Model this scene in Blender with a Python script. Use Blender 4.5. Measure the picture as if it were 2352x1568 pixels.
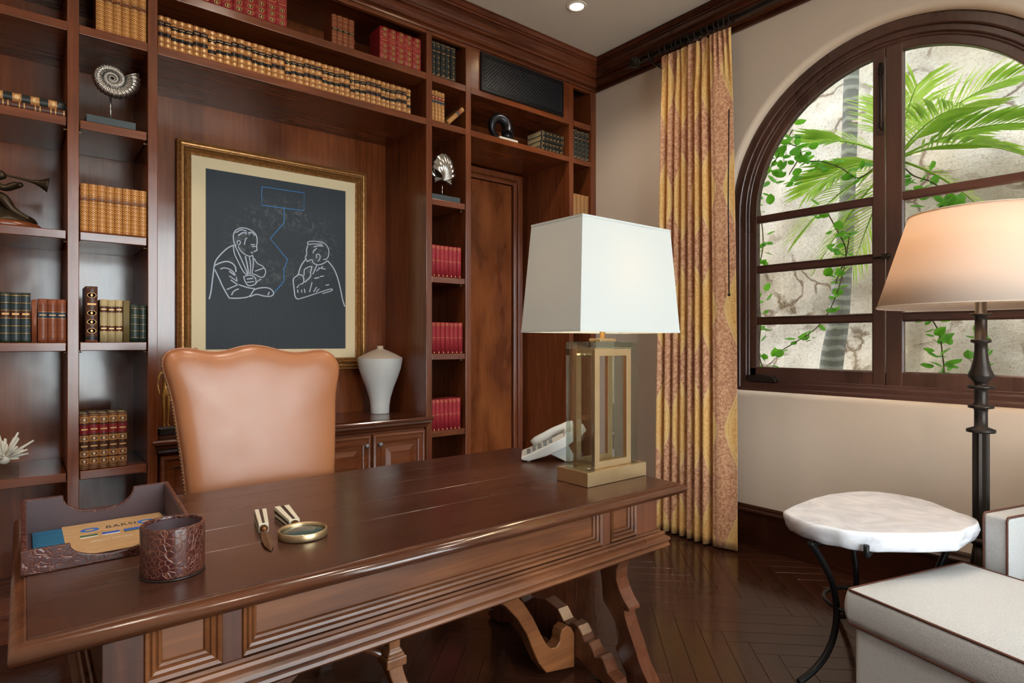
import bpy, bmesh, math, random
from mathutils import Vector, Matrix, noise
random.seed(7)
PI = math.pi
for o in list(bpy.data.objects):
    bpy.data.objects.remove(o, do_unlink=True)
sc = bpy.context.scene
COL = sc.collection

# ------------------------------------------------------------------ camera, sky, sun, exposure
cam_d = bpy.data.cameras.new('camera')
cam_d.sensor_width = 36.0
cam_d.lens = 1389.0 / 2352.0 * 36.0
cam_d.shift_y = 1.0 / 2352.0
cam_d.clip_start = 0.02
cam = bpy.data.objects.new('camera', cam_d)
COL.objects.link(cam)
cam.location = (0.0, -3.4, 1.31)
cam.rotation_euler = (PI / 2, 0, -math.radians(39.03))
sc.camera = cam

world = bpy.data.worlds.new('sky')
sc.world = world
world.use_nodes = True
bg = world.node_tree.nodes['Background']
bg.inputs[0].default_value = (0.88, 0.95, 1.0, 1)
bg.inputs[1].default_value = 4.8

sun_d = bpy.data.lights.new('sun', 'SUN')
sun_d.energy = 3.2
sun_d.angle = math.radians(1.5)
sun_d.color = (1.0, 0.95, 0.87)
sun = bpy.data.objects.new('sun', sun_d)
COL.objects.link(sun)
sun.rotation_euler = Vector((0.50, -0.16, -0.85)).to_track_quat('-Z', 'Y').to_euler()

sc.view_settings.view_transform = 'Standard'
sc.view_settings.look = 'None'
sc.view_settings.gamma = 1.0
sc.view_settings.use_curve_mapping = False
sc.view_settings.exposure = 1.15
sc.cycles.use_denoising = True
sc.cycles.max_bounces = 7
sc.cycles.diffuse_bounces = 3
sc.cycles.glossy_bounces = 2
sc.cycles.transmission_bounces = 8
sc.cycles.transparent_max_bounces = 10
sc.cycles.use_adaptive_sampling = True
sc.cycles.adaptive_threshold = 0.09
sc.cycles.adaptive_min_samples = 16
sc.cycles.sample_clamp_indirect = 6.0
sc.cycles.caustics_reflective = False
sc.cycles.caustics_refractive = False

# daylight portals in the two glazed openings (guide the sampling of the sky, give no light of their own)
def portal(name, loc, rot, sx, sy):
    l = bpy.data.lights.new(name, 'AREA'); l.shape = 'RECTANGLE'; l.size = sx; l.size_y = sy; l.cycles.is_portal = True
    o = bpy.data.objects.new(name, l); COL.objects.link(o); o.location = loc; o.rotation_euler = rot
portal('portal_terrace', (1.51, -5.34, 1.54), (PI / 2, 0, 0), 2.9, 3.2)
portal('portal_window', (3.80, -2.12, 2.03), (PI / 2, 0, PI / 2), 1.95, 2.2)

# room constants
XB = 3.638          # face of the window wall
YBACK = -5.3        # wall behind the camera
XLEFT = -1.5
ZC = 3.545          # ceiling

# ------------------------------------------------------------------ helpers
def srgb(r, g, b):
    def f(c):
        c /= 255.0
        return c / 12.92 if c <= 0.04045 else ((c + 0.055) / 1.055) ** 2.4
    return (f(r), f(g), f(b), 1.0)

MATS = {}
class NT:
    def __init__(s, name):
        s.m = bpy.data.materials.new(name); s.m.use_nodes = True
        s.t = s.m.node_tree; s.t.nodes.clear()
        s.out = s.t.nodes.new('ShaderNodeOutputMaterial')
        MATS[name] = s.m
    def n(s, typ, **kw):
        nd = s.t.nodes.new('ShaderNode' + typ)
        for k, v in kw.items():
            if k.startswith('i_'):
                key = k[2:]
                key = int(key) if key.isdigit() else key.replace('_', ' ')
                s.set(nd.inputs[key], v)
            else:
                setattr(nd, k, v)
        return nd
    def set(s, sock, v):
        if isinstance(v, bpy.types.NodeSocket): s.t.links.new(v, sock)
        elif isinstance(v, bpy.types.Node): s.t.links.new(v.outputs[0], sock)
        else: sock.default_value = v
    def math(s, op, a, b=None, c=None):
        nd = s.t.nodes.new('ShaderNodeMath'); nd.operation = op
        s.set(nd.inputs[0], a)
        if b is not None: s.set(nd.inputs[1], b)
        if c is not None: s.set(nd.inputs[2], c)
        return nd.outputs[0]
    def mix(s, fac, a, b):
        nd = s.t.nodes.new('ShaderNodeMix'); nd.data_type = 'RGBA'
        s.set(nd.inputs[0], fac); s.set(nd.inputs[6], a); s.set(nd.inputs[7], b)
        return nd.outputs[2]
    def ramp(s, fac, stops):
        nd = s.t.nodes.new('ShaderNodeValToRGB')
        cr = nd.color_ramp
        while len(cr.elements) < len(stops): cr.elements.new(0.5)
        for e, (p, c) in zip(cr.elements, stops):
            e.position = p; e.color = c
        s.set(nd.inputs[0], fac)
        return nd.outputs[0]
    def coords(s, kind='Object', scale=(1, 1, 1), rot=(0, 0, 0)):
        tc = s.n('TexCoord'); mp = s.n('Mapping')
        s.set(mp.inputs[0], tc.outputs[kind]); mp.inputs['Scale'].default_value = scale
        mp.inputs['Rotation'].default_value = rot
        return mp.outputs[0]
    def noise(s, vec, scale=5, detail=4, rough=0.55, dist=0.0):
        nd = s.n('TexNoise'); s.set(nd.inputs['Vector'], vec)
        nd.inputs['Scale'].default_value = scale; nd.inputs['Detail'].default_value = detail
        nd.inputs['Roughness'].default_value = rough; nd.inputs['Distortion'].default_value = dist
        return nd.outputs[0]
    def bump(s, h, strength=0.2, dist=0.01):
        nd = s.n('Bump'); s.set(nd.inputs['Height'], h)
        nd.inputs['Strength'].default_value = strength; nd.inputs['Distance'].default_value = dist
        return nd.outputs[0]
    def pbsdf(s, color, rough=0.5, metal=0.0, spec=0.5, coat=0.0, coat_rough=0.1, normal=None, trans=0.0, ior=1.5, sss=0.0, emis=None, estr=0.0, sheen=0.0, link=True):
        p = s.n('BsdfPrincipled')
        s.set(p.inputs['Base Color'], color); s.set(p.inputs['Roughness'], rough)
        p.inputs['Metallic'].default_value = metal
        p.inputs['Specular IOR Level'].default_value = spec
        p.inputs['Coat Weight'].default_value = coat; p.inputs['Coat Roughness'].default_value = coat_rough
        p.inputs['Transmission Weight'].default_value = trans; p.inputs['IOR'].default_value = ior
        p.inputs['Sheen Weight'].default_value = sheen
        if sss:
            p.inputs['Subsurface Weight'].default_value = sss
            p.inputs['Subsurface Radius'].default_value = (0.03, 0.025, 0.025)
        if normal is not None: s.set(p.inputs['Normal'], normal)
        if emis is not None:
            p.inputs['Emission Color'].default_value = emis; p.inputs['Emission Strength'].default_value = estr
        if link: s.t.links.new(p.outputs[0], s.out.inputs[0])
        return p

def plain(name, c, rough=0.5, metal=0.0, **kw):
    t = NT(name); t.pbsdf(c, rough, metal, **kw); return t.m

def wood(name, dark, mid, light, axis='z', rough=0.28, coat=0.4, coat_rough=0.12, scale=1.0, blotch=0.5, bump=0.05, spec=0.5):
    rough *= 1 - 0.42 * coat; spec += 0.55 * coat
    t = NT(name)
    st = {'x': (0.9, 14, 14), 'y': (14, 0.9, 14), 'z': (14, 14, 0.9)}[axis]
    v = t.coords('Object', tuple(a * scale for a in st))
    g = t.noise(v, 3.0, 4, 0.6, 0.6)
    v2 = t.coords('Object', tuple((2.2 if a > 2 else 0.8) * scale for a in st))
    b = t.noise(v2, 1.6, 3, 0.5)
    gr = t.ramp(g, [(0.28, dark), (0.5, mid), (0.72, light)])
    bl = t.ramp(b, [(0.35, dark), (0.65, light)])
    c = t.mix(blotch, gr, bl)
    v3 = t.coords('Object', (scale, scale, scale))
    w = t.noise(v3, 7, 1, 0.5)
    nb = w
    t.pbsdf(c, t.ramp(b, [(0.3, (rough * 0.8,) * 3 + (1,)), (0.7, (rough * 1.25,) * 3 + (1,))]), normal=t.bump(nb, bump, 0.02), spec=spec)
    return t.m

# ------------------------------------------------------------------ materials
wood('mahogany', srgb(84, 39, 20), srgb(114, 57, 29), srgb(138, 74, 40), 'z', 0.26, 0.5, blotch=0.4)
wood('mahogany_h', srgb(84, 39, 20), srgb(114, 57, 29), srgb(138, 74, 40), 'x', 0.26, 0.5, blotch=0.4)
wood('mahogany_panel', srgb(84, 38, 18), srgb(120, 60, 29), srgb(150, 82, 43), 'z', 0.22, 0.6, blotch=0.6)
wood('door_burl', srgb(84, 36, 12), srgb(132, 66, 28), srgb(160, 90, 44), 'z', 0.33, 0.3, blotch=0.65, scale=1.6)
wood('crown_wood', srgb(62, 27, 17), srgb(96, 46, 26), srgb(126, 66, 40), 'x', 0.24, 0.5)
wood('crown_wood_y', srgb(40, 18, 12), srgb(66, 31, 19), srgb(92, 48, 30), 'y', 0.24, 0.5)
wood('baseboard_wood', srgb(32, 15, 10), srgb(52, 25, 16), srgb(72, 36, 22), 'y', 0.22, 0.5)
wood('desk_top_wood', srgb(52, 28, 20), srgb(68, 39, 28), srgb(84, 50, 35), 'x', 0.28, 0.25, 0.2, blotch=0.5, bump=0.015)
wood('desk_edge_wood', srgb(56, 30, 20), srgb(82, 46, 30), srgb(108, 64, 40), 'x', 0.24, 0.5, 0.12, blotch=0.5, bump=0.03)
wood('desk_wood', srgb(60, 32, 19), srgb(104, 60, 34), srgb(140, 86, 48), 'x', 0.34, 0.2, 0.2, blotch=0.6, bump=0.03, spec=0.4)
wood('desk_wood_z', srgb(52, 28, 19), srgb(84, 47, 30), srgb(112, 66, 42), 'z', 0.34, 0.2, 0.2, bump=0.03, spec=0.35)
wood('leg_wood', srgb(54, 28, 18), srgb(84, 47, 30), srgb(106, 62, 40), 'z', 0.28, 0.4)
wood('credenza_wood', srgb(70, 32, 17), srgb(112, 58, 30), srgb(142, 80, 44), 'x', 0.26, 0.5)
wood('credenza_top', srgb(58, 27, 16), srgb(84, 42, 25), srgb(108, 58, 34), 'x', 0.2, 0.6)
wood('chair_leg_wood', srgb(70, 38, 22), srgb(116, 70, 40), srgb(150, 98, 60), 'z', 0.34, 0.2)
wood('window_wood', srgb(58, 36, 29), srgb(76, 49, 40), srgb(92, 62, 52), 'z', 0.34, 0.3, 0.2)
wood('window_wood_h', srgb(56, 33, 27), srgb(74, 45, 37), srgb(88, 56, 47), 'y', 0.34, 0.3, 0.2)
plain('shelf_end', srgb(60, 30, 20), 0.3)

t = NT('wall_paint')
v = t.coords('Object')
t.pbsdf(t.mix(t.noise(v, 1.2, 3), srgb(212, 195, 178), srgb(218, 203, 187)), 0.7, normal=t.bump(t.noise(v, 120, 3), 0.06, 0.002), spec=0.3)
t = NT('ceiling_paint'); t.pbsdf(t.mix(t.noise(t.coords('Object'), 2), srgb(214, 208, 200), srgb(220, 214, 206)), 0.8, spec=0.3)
plain('white_paint', srgb(225, 222, 215), 0.6)

def plank_mat(name, rot):
    t = NT(name)
    v = t.coords('Object', (26, 1.2, 26)); g = t.noise(v, 3, 6, 0.6, 0.5)
    oi = t.n('ObjectInfo')
    c = t.ramp(g, [(0.25, srgb(34, 18, 12)), (0.55, srgb(56, 31, 21)), (0.8, srgb(76, 44, 30))])
    c2 = t.mix(t.math('MULTIPLY', oi.outputs['Random'], 0.45), c, srgb(68, 37, 25))
    w = t.noise(t.coords('Object', (5, 2, 5)), 3, 3)
    t.pbsdf(c2, t.ramp(w, [(0.3, (0.11,) * 3 + (1,)), (0.7, (0.21,) * 3 + (1,))]), spec=0.62, normal=t.bump(w, 0.05, 0.02))
plank_mat('floor_plank', 0)
plain('floor_joint', srgb(70, 48, 34), 0.6)

# leathers / cloths
t = NT('chair_leather')
v = t.coords('Object')
c = t.mix(t.noise(v, 3, 4), srgb(158, 98, 62), srgb(178, 116, 76))
t.pbsdf(c, t.ramp(t.noise(v, 9, 4), [(0.3, (0.30,) * 3 + (1,)), (0.7, (0.38,) * 3 + (1,))]), normal=t.bump(t.noise(v, 60, 2, 0.6), 0.05, 0.004), spec=0.65)
def croc(name, c1, c2, line):
    t = NT(name)
    v = t.coords('Object', (1, 1, 1))
    wv = t.n('VectorMath', operation='ADD')
    ns = t.n('TexNoise'); ns.inputs['Scale'].default_value = 18; t.set(ns.inputs['Vector'], v)
    sc_ = t.n('VectorMath', operation='SCALE'); t.set(sc_.inputs[0], ns.outputs['Color']); sc_.inputs['Scale'].default_value = 0.015
    t.set(wv.inputs[0], v); t.set(wv.inputs[1], sc_.outputs[0])
    big = t.n('TexVoronoi', feature='DISTANCE_TO_EDGE'); t.set(big.inputs['Vector'], wv.outputs[0]); big.inputs['Scale'].default_value = 78
    sm = t.n('TexVoronoi', feature='DISTANCE_TO_EDGE'); t.set(sm.inputs['Vector'], wv.outputs[0]); sm.inputs['Scale'].default_value = 135
    zone = t.ramp(t.noise(v, 14, 2), [(0.44, (0, 0, 0, 1)), (0.56, (1, 1, 1, 1))])
    d = t.mix(zone, big.outputs[0], sm.outputs[0])
    ln = t.ramp(d, [(0.02, (0, 0, 0, 1)), (0.12, (1, 1, 1, 1))])
    body = t.mix(t.noise(v, 20, 3), c1, c2)
    t.pbsdf(t.mix(ln, line, body), 0.28, normal=t.bump(ln, 0.5, 0.002), coat=0.3)
croc('croc_leather', srgb(44, 18, 18), srgb(82, 36, 30), srgb(112, 66, 50))
plain('tray_lining', srgb(84, 66, 70), 0.6)
plain('stitching', srgb(120, 96, 84), 0.7)

t = NT('upholstery')
v = t.coords('Object')
wv = t.math('ADD', t.math('SINE', t.math('MULTIPLY', t.n('SeparateXYZ', i_0=v).outputs[0], 1800)), t.math('SINE', t.math('MULTIPLY', t.n('SeparateXYZ', i_0=v).outputs[2], 1800)))
t.pbsdf(t.mix(t.noise(v, 240, 2, 0.6), srgb(172, 173, 173), srgb(214, 216, 217)), 0.85, normal=t.bump(t.noise(v, 240, 2), 0.55, 0.004), spec=0.2)
plain('welt_brown', srgb(84, 46, 34), 0.5)

# curtain damask from UV
t = NT('curtain_damask')
tc = t.n('TexCoord'); sp = t.n('SeparateXYZ', i_0=tc.outputs['UV'])
u, vv = sp.outputs[0], sp.outputs[1]
a = t.math('COSINE', t.math('MULTIPLY', t.math('SUBTRACT', u, 0.195), 2 * PI / 0.30))
b = t.math('COSINE', t.math('MULTIPLY', vv, 2 * PI / 0.76))
g = t.math('ADD', a, b)
nz = t.noise(tc.outputs['UV'], 55, 5, 0.65, 1.2)
nz2 = t.noise(tc.outputs['UV'], 190, 3, 0.7)
g = t.math('SUBTRACT', g, 0.15)
zone = t.ramp(g, [(0.0, (0, 0, 0, 1)), (0.12, (1, 1, 1, 1))])
rust = t.mix(t.ramp(nz, [(0.44, (0, 0, 0, 1)), (0.56, (1, 1, 1, 1))]), srgb(188, 128, 98), srgb(230, 184, 144))
gold = t.mix(t.ramp(nz, [(0.4, (0, 0, 0, 1)), (0.6, (1, 1, 1, 1))]), srgb(222, 166, 92), srgb(244, 202, 132))
c = t.mix(zone, rust, gold)
edge = t.math('ABSOLUTE', t.math('SUBTRACT', g, 0.08))
ln = t.ramp(edge, [(0.10, (1, 1, 1, 1)), (0.16, (0, 0, 0, 1))])
edge2 = t.math('ABSOLUTE', t.math('SUBTRACT', g, 0.46))
ln2 = t.ramp(edge2, [(0.06, (1, 1, 1, 1)), (0.11, (0, 0, 0, 1))])
c = t.mix(t.math('MULTIPLY', t.math('MAXIMUM', ln, ln2), 0.8), c, srgb(238, 206, 140))
c = t.mix(t.math('MULTIPLY', nz2, 0.22), c, srgb(170, 112, 74))
p = t.pbsdf(c, 0.6, spec=0.3, sheen=0.25, normal=t.bump(nz, 0.2, 0.004))

# metals, stone, glass
plain('iron', srgb(58, 52, 48), 0.42, 0.75)
plain('black_iron', srgb(24, 24, 26), 0.45, 0.5)
plain('grille_iron', srgb(52, 52, 56), 0.4, 0.4)
plain('rod_iron', srgb(34, 28, 26), 0.35, 0.5)
t = NT('brass'); t.pbsdf(t.mix(t.noise(t.coords('Object'), 12, 4), srgb(190, 164, 122), srgb(212, 188, 148)), 0.36, 0.9)
plain('pewter', srgb(140, 140, 142), 0.42, 0.5)
plain('brass_dark', srgb(150, 108, 66), 0.3, 0.9)
plain('gold_cast', srgb(206, 156, 80), 0.38, 0.6)
plain('silver_cast', srgb(190, 186, 180), 0.22, 0.95)
plain('pewter_dark', srgb(48, 47, 52), 0.32, 0.8)
plain('bronze_patina', srgb(66, 52, 36), 0.42, 0.7)
plain('slate_base', srgb(62, 72, 76), 0.6)
plain('white_base', srgb(200, 192, 180), 0.5)
t = NT('quartz')
v = t.coords('Object', (1, 1, 3))
n1 = t.noise(v, 5, 6, 0.6, 1.5)
c = t.ramp(n1, [(0.3, srgb(198, 198, 208)), (0.5, srgb(220, 222, 230)), (0.72, srgb(236, 240, 246))])
vein = t.ramp(t.noise(t.coords('Object', (6, 1.5, 2), (0, 0, 0.6)), 3, 5, 0.6, 2.0), [(0.62, (0, 0, 0, 1)), (0.68, (1, 1, 1, 1))])
c = t.mix(t.math('MULTIPLY', vein, 0.35), c, srgb(214, 196, 160))
p = t.pbsdf(c, 0.18, sss=0.35, coat=0.4, coat_rough=0.05, normal=t.bump(n1, 0.06, 0.02))
plain('vase_white', srgb(222, 224, 222), 0.35)
plain('vase_raw', srgb(196, 176, 156), 0.8)
plain('phone_grey', srgb(206, 208, 206), 0.45)
plain('phone_dark', srgb(120, 124, 126), 0.5)
plain('bone', srgb(218, 208, 186), 0.45)
plain('horn_black', srgb(34, 28, 26), 0.35)
plain('horn_brown', srgb(110, 78, 56), 0.3, 0.2)
plain('coral_white', srgb(214, 206, 190), 0.7)
t = NT('lens_glass'); t.pbsdf((0.55, 0.9, 0.82, 1), 0.02, trans=0.9, ior=1.45)
for gname, gtint in (('pane_glass', (0.97, 0.98, 0.97, 1)), ('dimming_glass', (0.44, 0.44, 0.435, 1)), ('clear_acrylic', (0.86, 0.91, 0.87, 1))):  # the arched window's grey tint is added to dim the view outside
  t = NT(gname)
  fr = t.n('Fresnel'); fr.inputs[0].default_value = 1.45
  mixs = t.n('MixShader'); tr = t.n('BsdfTransparent'); gl = t.n('BsdfGlossy'); gl.inputs['Roughness'].default_value = 0.02
  tr.inputs[0].default_value = gtint
  t.set(mixs.inputs[0], t.math('MULTIPLY', fr.outputs[0], 0.55)); t.set(mixs.inputs[1], tr.outputs[0]); t.set(mixs.inputs[2], gl.outputs[0])
  t.t.links.new(mixs.outputs[0], t.out.inputs[0])
def shade_mat(name, c, trans, tc_):
    t = NT(name)
    v = t.coords('Object')
    col = t.mix(t.noise(v, 300, 2), c, tuple(x * 0.97 for x in c[:3]) + (1,))
    d = t.n('BsdfDiffuse', i_0=col); tr = t.n('BsdfTranslucent'); tr.inputs[0].default_value = tc_
    mx = t.n('MixShader'); mx.inputs[0].default_value = trans
    t.set(mx.inputs[1], d.outputs[0]); t.set(mx.inputs[2], tr.outputs[0])
    t.t.links.new(mx.outputs[0], t.out.inputs[0])
shade_mat('shade_white', srgb(206, 212, 211), 0.12, srgb(240, 220, 190))
shade_mat('shade_cream', srgb(232, 218, 206), 0.3, srgb(250, 222, 186))
plain('bulb_glow', (1, 1, 1, 1), 0.5, emis=srgb(255, 205, 140), estr=4.0)
plain('downlight_glow', (1, 1, 1, 1), 0.5, emis=srgb(255, 226, 180), estr=9.0)

# book leathers, gilt
def leather(name, c, rough=0.42):
    t = NT(name); v = t.coords('Object'); n_ = t.noise(v, 45, 4)
    dk = tuple(x * 0.62 for x in c[:3]) + (1,)
    oi = t.n('ObjectInfo')
    cc = t.mix(t.math('MULTIPLY', oi.outputs['Random'], 0.3), t.mix(n_, dk, c), dk)
    t.pbsdf(cc, rough, normal=t.bump(n_, 0.15, 0.002))
leather('lea_tan', srgb(168, 98, 50)); leather('lea_red', srgb(172, 42, 46)); leather('lea_redcloth', srgb(186, 44, 56), 0.6)
leather('lea_orange', srgb(150, 78, 46)); leather('lea_dark', srgb(36, 40, 36)); leather('lea_black', srgb(28, 24, 24))
leather('lea_green', srgb(44, 56, 40)); leather('lea_teal', srgb(48, 62, 66)); leather('lea_vellum', srgb(206, 182, 132), 0.5); leather('lea_olive', srgb(128, 108, 62), 0.6)
leather('lea_brown', srgb(88, 44, 26)); leather('lea_plaintan', srgb(176, 126, 72), 0.6); leather('lea_label_red', srgb(150, 30, 34)); leather('lea_label_blue', srgb(60, 70, 86))
leather('lea_gilttan', srgb(190, 140, 76)); leather('lea_label_brown', srgb(92, 50, 30)); leather('lea_darkgreen', srgb(34, 52, 42))
plain('gilt', srgb(204, 154, 92), 0.4, 0.3); plain('gilt_pale', srgb(226, 182, 122), 0.42, 0.2)
def pages_mat(name, c):
    t = NT(name); v = t.coords('Object', (900, 1, 1)); t.pbsdf(t.mix(t.noise(v, 1, 2), c, tuple(x * 0.7 for x in c[:3]) + (1,)), 0.8)
pages_mat('pages', srgb(206, 184, 138)); pages_mat('pages_dark', srgb(120, 96, 70))
t = NT('gilt_weave')      # basket-weave gold tooling on tan leather
sp = t.n('SeparateXYZ', i_0=t.coords('Object'))
w1 = t.math('SINE', t.math('ADD', t.math('MULTIPLY', sp.outputs[2], 620), t.math('MULTIPLY', t.math('ABSOLUTE', sp.outputs[0]), 560)))
w2 = t.math('SINE', t.math('ADD', t.math('MULTIPLY', sp.outputs[2], 310), 0.8))
mk = t.ramp(t.math('ADD', w1, t.math('MULTIPLY', w2, 0.4)), [(0.05, (0, 0, 0, 1)), (0.4, (1, 1, 1, 1))])
t.pbsdf(t.mix(mk, srgb(158, 90, 38), srgb(228, 174, 98)), 0.4, 0.1)
t = NT('gilt_scroll')     # fine scrolled gold tooling
v = t.coords('Object'); nn = t.noise(v, 210, 3, 0.6, 2.5)
mk = t.ramp(nn, [(0.44, (0, 0, 0, 1)), (0.54, (1, 1, 1, 1))])
t.pbsdf(t.mix(mk, srgb(146, 84, 40), srgb(216, 158, 92)), 0.42, 0.1)

# ------------------------------------------------------------------ mesh builder
class MB:
    def __init__(s): s.v = []; s.f = []; s.mi = []; s.cur = 0; s.sm = []; s.smooth = False
    def add(s, vs, fs):
        b = len(s.v); s.v.extend([tuple(p) for p in vs])
        for f in fs:
            s.f.append([i + b for i in f]); s.mi.append(s.cur); s.sm.append(s.smooth)
    def box(s, x0, x1, y0, y1, z0, z1):
        s.add([(x0,y0,z0),(x1,y0,z0),(x1,y1,z0),(x0,y1,z0),(x0,y0,z1),(x1,y0,z1),(x1,y1,z1),(x0,y1,z1)],
              [(0,3,2,1),(4,5,6,7),(0,1,5,4),(1,2,6,5),(2,3,7,6),(3,0,4,7)])
    def loft(s, loops, closed=True, cap=True):
        n = len(loops[0]); b = len(s.v)
        for l in loops: s.v.extend([tuple(p) for p in l])
        for i in range(len(loops) - 1):
            for j in range(n if closed else n - 1):
                k = (j + 1) % n
                s.f.append([b+i*n+j, b+i*n+k, b+(i+1)*n+k, b+(i+1)*n+j]); s.mi.append(s.cur); s.sm.append(s.smooth)
        if cap and closed:
            s.f.append([b + j for j in range(n)][::-1]); s.mi.append(s.cur); s.sm.append(False)
            q = b + (len(loops) - 1) * n
            s.f.append([q + j for j in range(n)]); s.mi.append(s.cur); s.sm.append(False)
    def prism(s, pts, axis, a0, a1):
        # pts are in the two remaining axes, in xyz order
        def mk(p, a):
            return {'x': (a, p[0], p[1]), 'y': (p[0], a, p[1]), 'z': (p[0], p[1], a)}[axis]
        s.loft([[mk(p, a0) for p in pts], [mk(p, a1) for p in pts]])
    def lathe(s, prof, c=(0, 0, 0), seg=24, cap=False):
        s.smooth = True
        loops = [[(c[0] + r * math.cos(2*PI*k/seg), c[1] + r * math.sin(2*PI*k/seg), c[2] + z) for k in range(seg)] for r, z in prof]
        s.loft(loops, True, cap); s.smooth = False
    def tube(s, path, r, seg=8, closed=False):
        path = [Vector(p) for p in path]; n = len(path)
        rr = r if isinstance(r, (list, tuple)) else [r] * n
        loops = []; prev = None
        for i, p in enumerate(path):
            if closed: d = path[(i + 1) % n] - path[i - 1]
            else: d = path[min(i + 1, n - 1)] - path[max(i - 1, 0)]
            d.normalize()
            if prev is None:
                a = Vector((0, 0, 1)) if abs(d.z) < 0.9 else Vector((1, 0, 0))
                u = d.cross(a).normalized()
            else:
                u = (prev - d * prev.dot(d)).normalized()
            prev = u; w = d.cross(u)
            loops.append([p + (u * math.cos(2*PI*k/seg) + w * math.sin(2*PI*k/seg)) * rr[i] for k in range(seg)])
        s.smooth = True
        if closed: loops.append(loops[0]); s.loft(loops, True, False)
        else: s.loft(loops, True, True)
        s.smooth = False
    def sphere(s, c, r, seg=12, rings=8, sc_=(1, 1, 1)):
        s.smooth = True
        loops = []
        for i in range(rings + 1):
            th = PI * i / rings
            loops.append([(c[0] + sc_[0]*r*math.sin(th)*math.cos(2*PI*k/seg), c[1] + sc_[1]*r*math.sin(th)*math.sin(2*PI*k/seg), c[2] - sc_[2]*r*math.cos(th)) for k in range(seg)])
        s.loft(loops, True, False); s.smooth = False
    def rectframe(s, O, U, V, N, u0, u1, v0, v1, prof, closed=False):
        O, U, V, N = Vector(O), Vector(U), Vector(V), Vector(N)
        loops = []
        for o, h in prof:
            loops.append([O + U*a + V*b_ + N*h for a, b_ in ((u0-o, v0-o), (u1+o, v0-o), (u1+o, v1+o), (u0-o, v1+o))])
        if closed: loops.append(loops[0])
        s.loft(loops, True, False)
    def build(s, name, mats, parent=None, bevel=0.0, seg=2, loc=None, sub=0, fix=True):
        me = bpy.data.meshes.new(name); me.from_pydata(s.v, [], s.f)
        if isinstance(mats, str): mats = [mats]
        for m in mats: me.materials.append(MATS[m])
        me.polygons.foreach_set('material_index', s.mi); me.polygons.foreach_set('use_smooth', s.sm)
        if fix:
            bm = bmesh.new(); bm.from_mesh(me)
            bmesh.ops.remove_doubles(bm, verts=bm.verts, dist=1e-6)
            bmesh.ops.recalc_face_normals(bm, faces=bm.faces); bm.to_mesh(me); bm.free()
        me.update()
        o = bpy.data.objects.new(name, me); COL.objects.link(o)
        if parent is not None: o.parent = parent
        if loc is not None: o.location = loc
        if bevel:
            md = o.modifiers.new('bevel', 'BEVEL'); md.width = bevel; md.segments = seg; md.limit_method = 'ANGLE'; md.angle_limit = math.radians(50)
            md.harden_normals = False
        if sub:
            md = o.modifiers.new('sub', 'SUBSURF'); md.levels = sub; md.render_levels = sub
        return o

def tag(o, label=None, cat=None, group=None, kind=None):
    if label: o['label'] = label
    if cat: o['category'] = cat
    if group: o['group'] = group
    if kind: o['kind'] = kind
    return o
def thing(name, label, cat, loc=(0, 0, 0), rz=0.0, group=None):
    o = bpy.data.objects.new(name, None); COL.objects.link(o); o.empty_display_size = 0.05
    o.location = loc; o.rotation_euler = (0, 0, rz)
    return tag(o, label, cat, group)
def bx(name, mat, parent, x0, x1, y0, y1, z0, z1, bevel=0.002, seg=2):
    m = MB(); m.box(x0, x1, y0, y1, z0, z1); return m.build(name, mat, parent, bevel, seg)
def struct(o): o['kind'] = 'structure'; return o
ORD = 'zeroth first second third fourth fifth sixth seventh eighth ninth tenth eleventh twelfth thirteenth fourteenth fifteenth sixteenth seventeenth eighteenth nineteenth twentieth'.split()
def ordw(n):
    if n <= 20: return ORD[n]
    tens = {2: 'twent', 3: 'thirt', 4: 'fort'}[n // 10]
    return tens + 'ieth' if n % 10 == 0 else tens + 'y-' + ORD[n % 10]

# ------------------------------------------------------------------ room shell
# floor: herringbone boards laid at 45 degrees to the walls
sub = struct(bx('floor', 'floor_joint', None, XLEFT, XB, YBACK, 0.62, -0.06, -0.004, 0))
PW, PL = 0.094, 0.658
pm = MB(); pm.box(-PW/2 + 0.0006, PW/2 - 0.0006, -PL/2 + 0.0006, PL/2 - 0.0006, -0.004, 0.0)
proto = pm.build('plank', 'floor_plank', sub, 0.0008, 1)
me_plank = proto.data
ca = math.radians(45)
spots = []
K = int(round(PL / PW))
for i in range(-60, 60):
    for j in range(-14, 14):
        # classic herringbone lattice in board widths
        a = i * 1.0 + j * K; b_ = i * 1.0 - j * K
        for kind in (0, 1):
            if kind == 0: cx_, cy_, ang = a + 0.5, b_ + K / 2, 0
            else: cx_, cy_, ang = a + 1 + K / 2 - 0.0, b_ + K - 0.5 - 0.0 - (K - 1), PI / 2
            X = cx_ * PW; Y = cy_ * PW
            x = X * math.cos(ca) - Y * math.sin(ca) + 1.0; y = X * math.sin(ca) + Y * math.cos(ca) - 2.0
            spots.append((x, y, ang + ca))
def floor_rank(s):
    x, y, a = s
    return math.hypot(x - 1.7, y + 1.9)
inside = [s for s in spots if XLEFT + 0.05 < s[0] < XB - 0.03 and YBACK + 0.05 < s[1] < 0.58]
inside.sort(key=floor_rank)
first = True
for x, y, a in inside[:290]:
    o = proto if first else proto.copy()
    if not first: COL.objects.link(o)
    first = False
    o.location = (x, y, 0); o.rotation_euler = (0, 0, a)
rest = MB()
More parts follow.
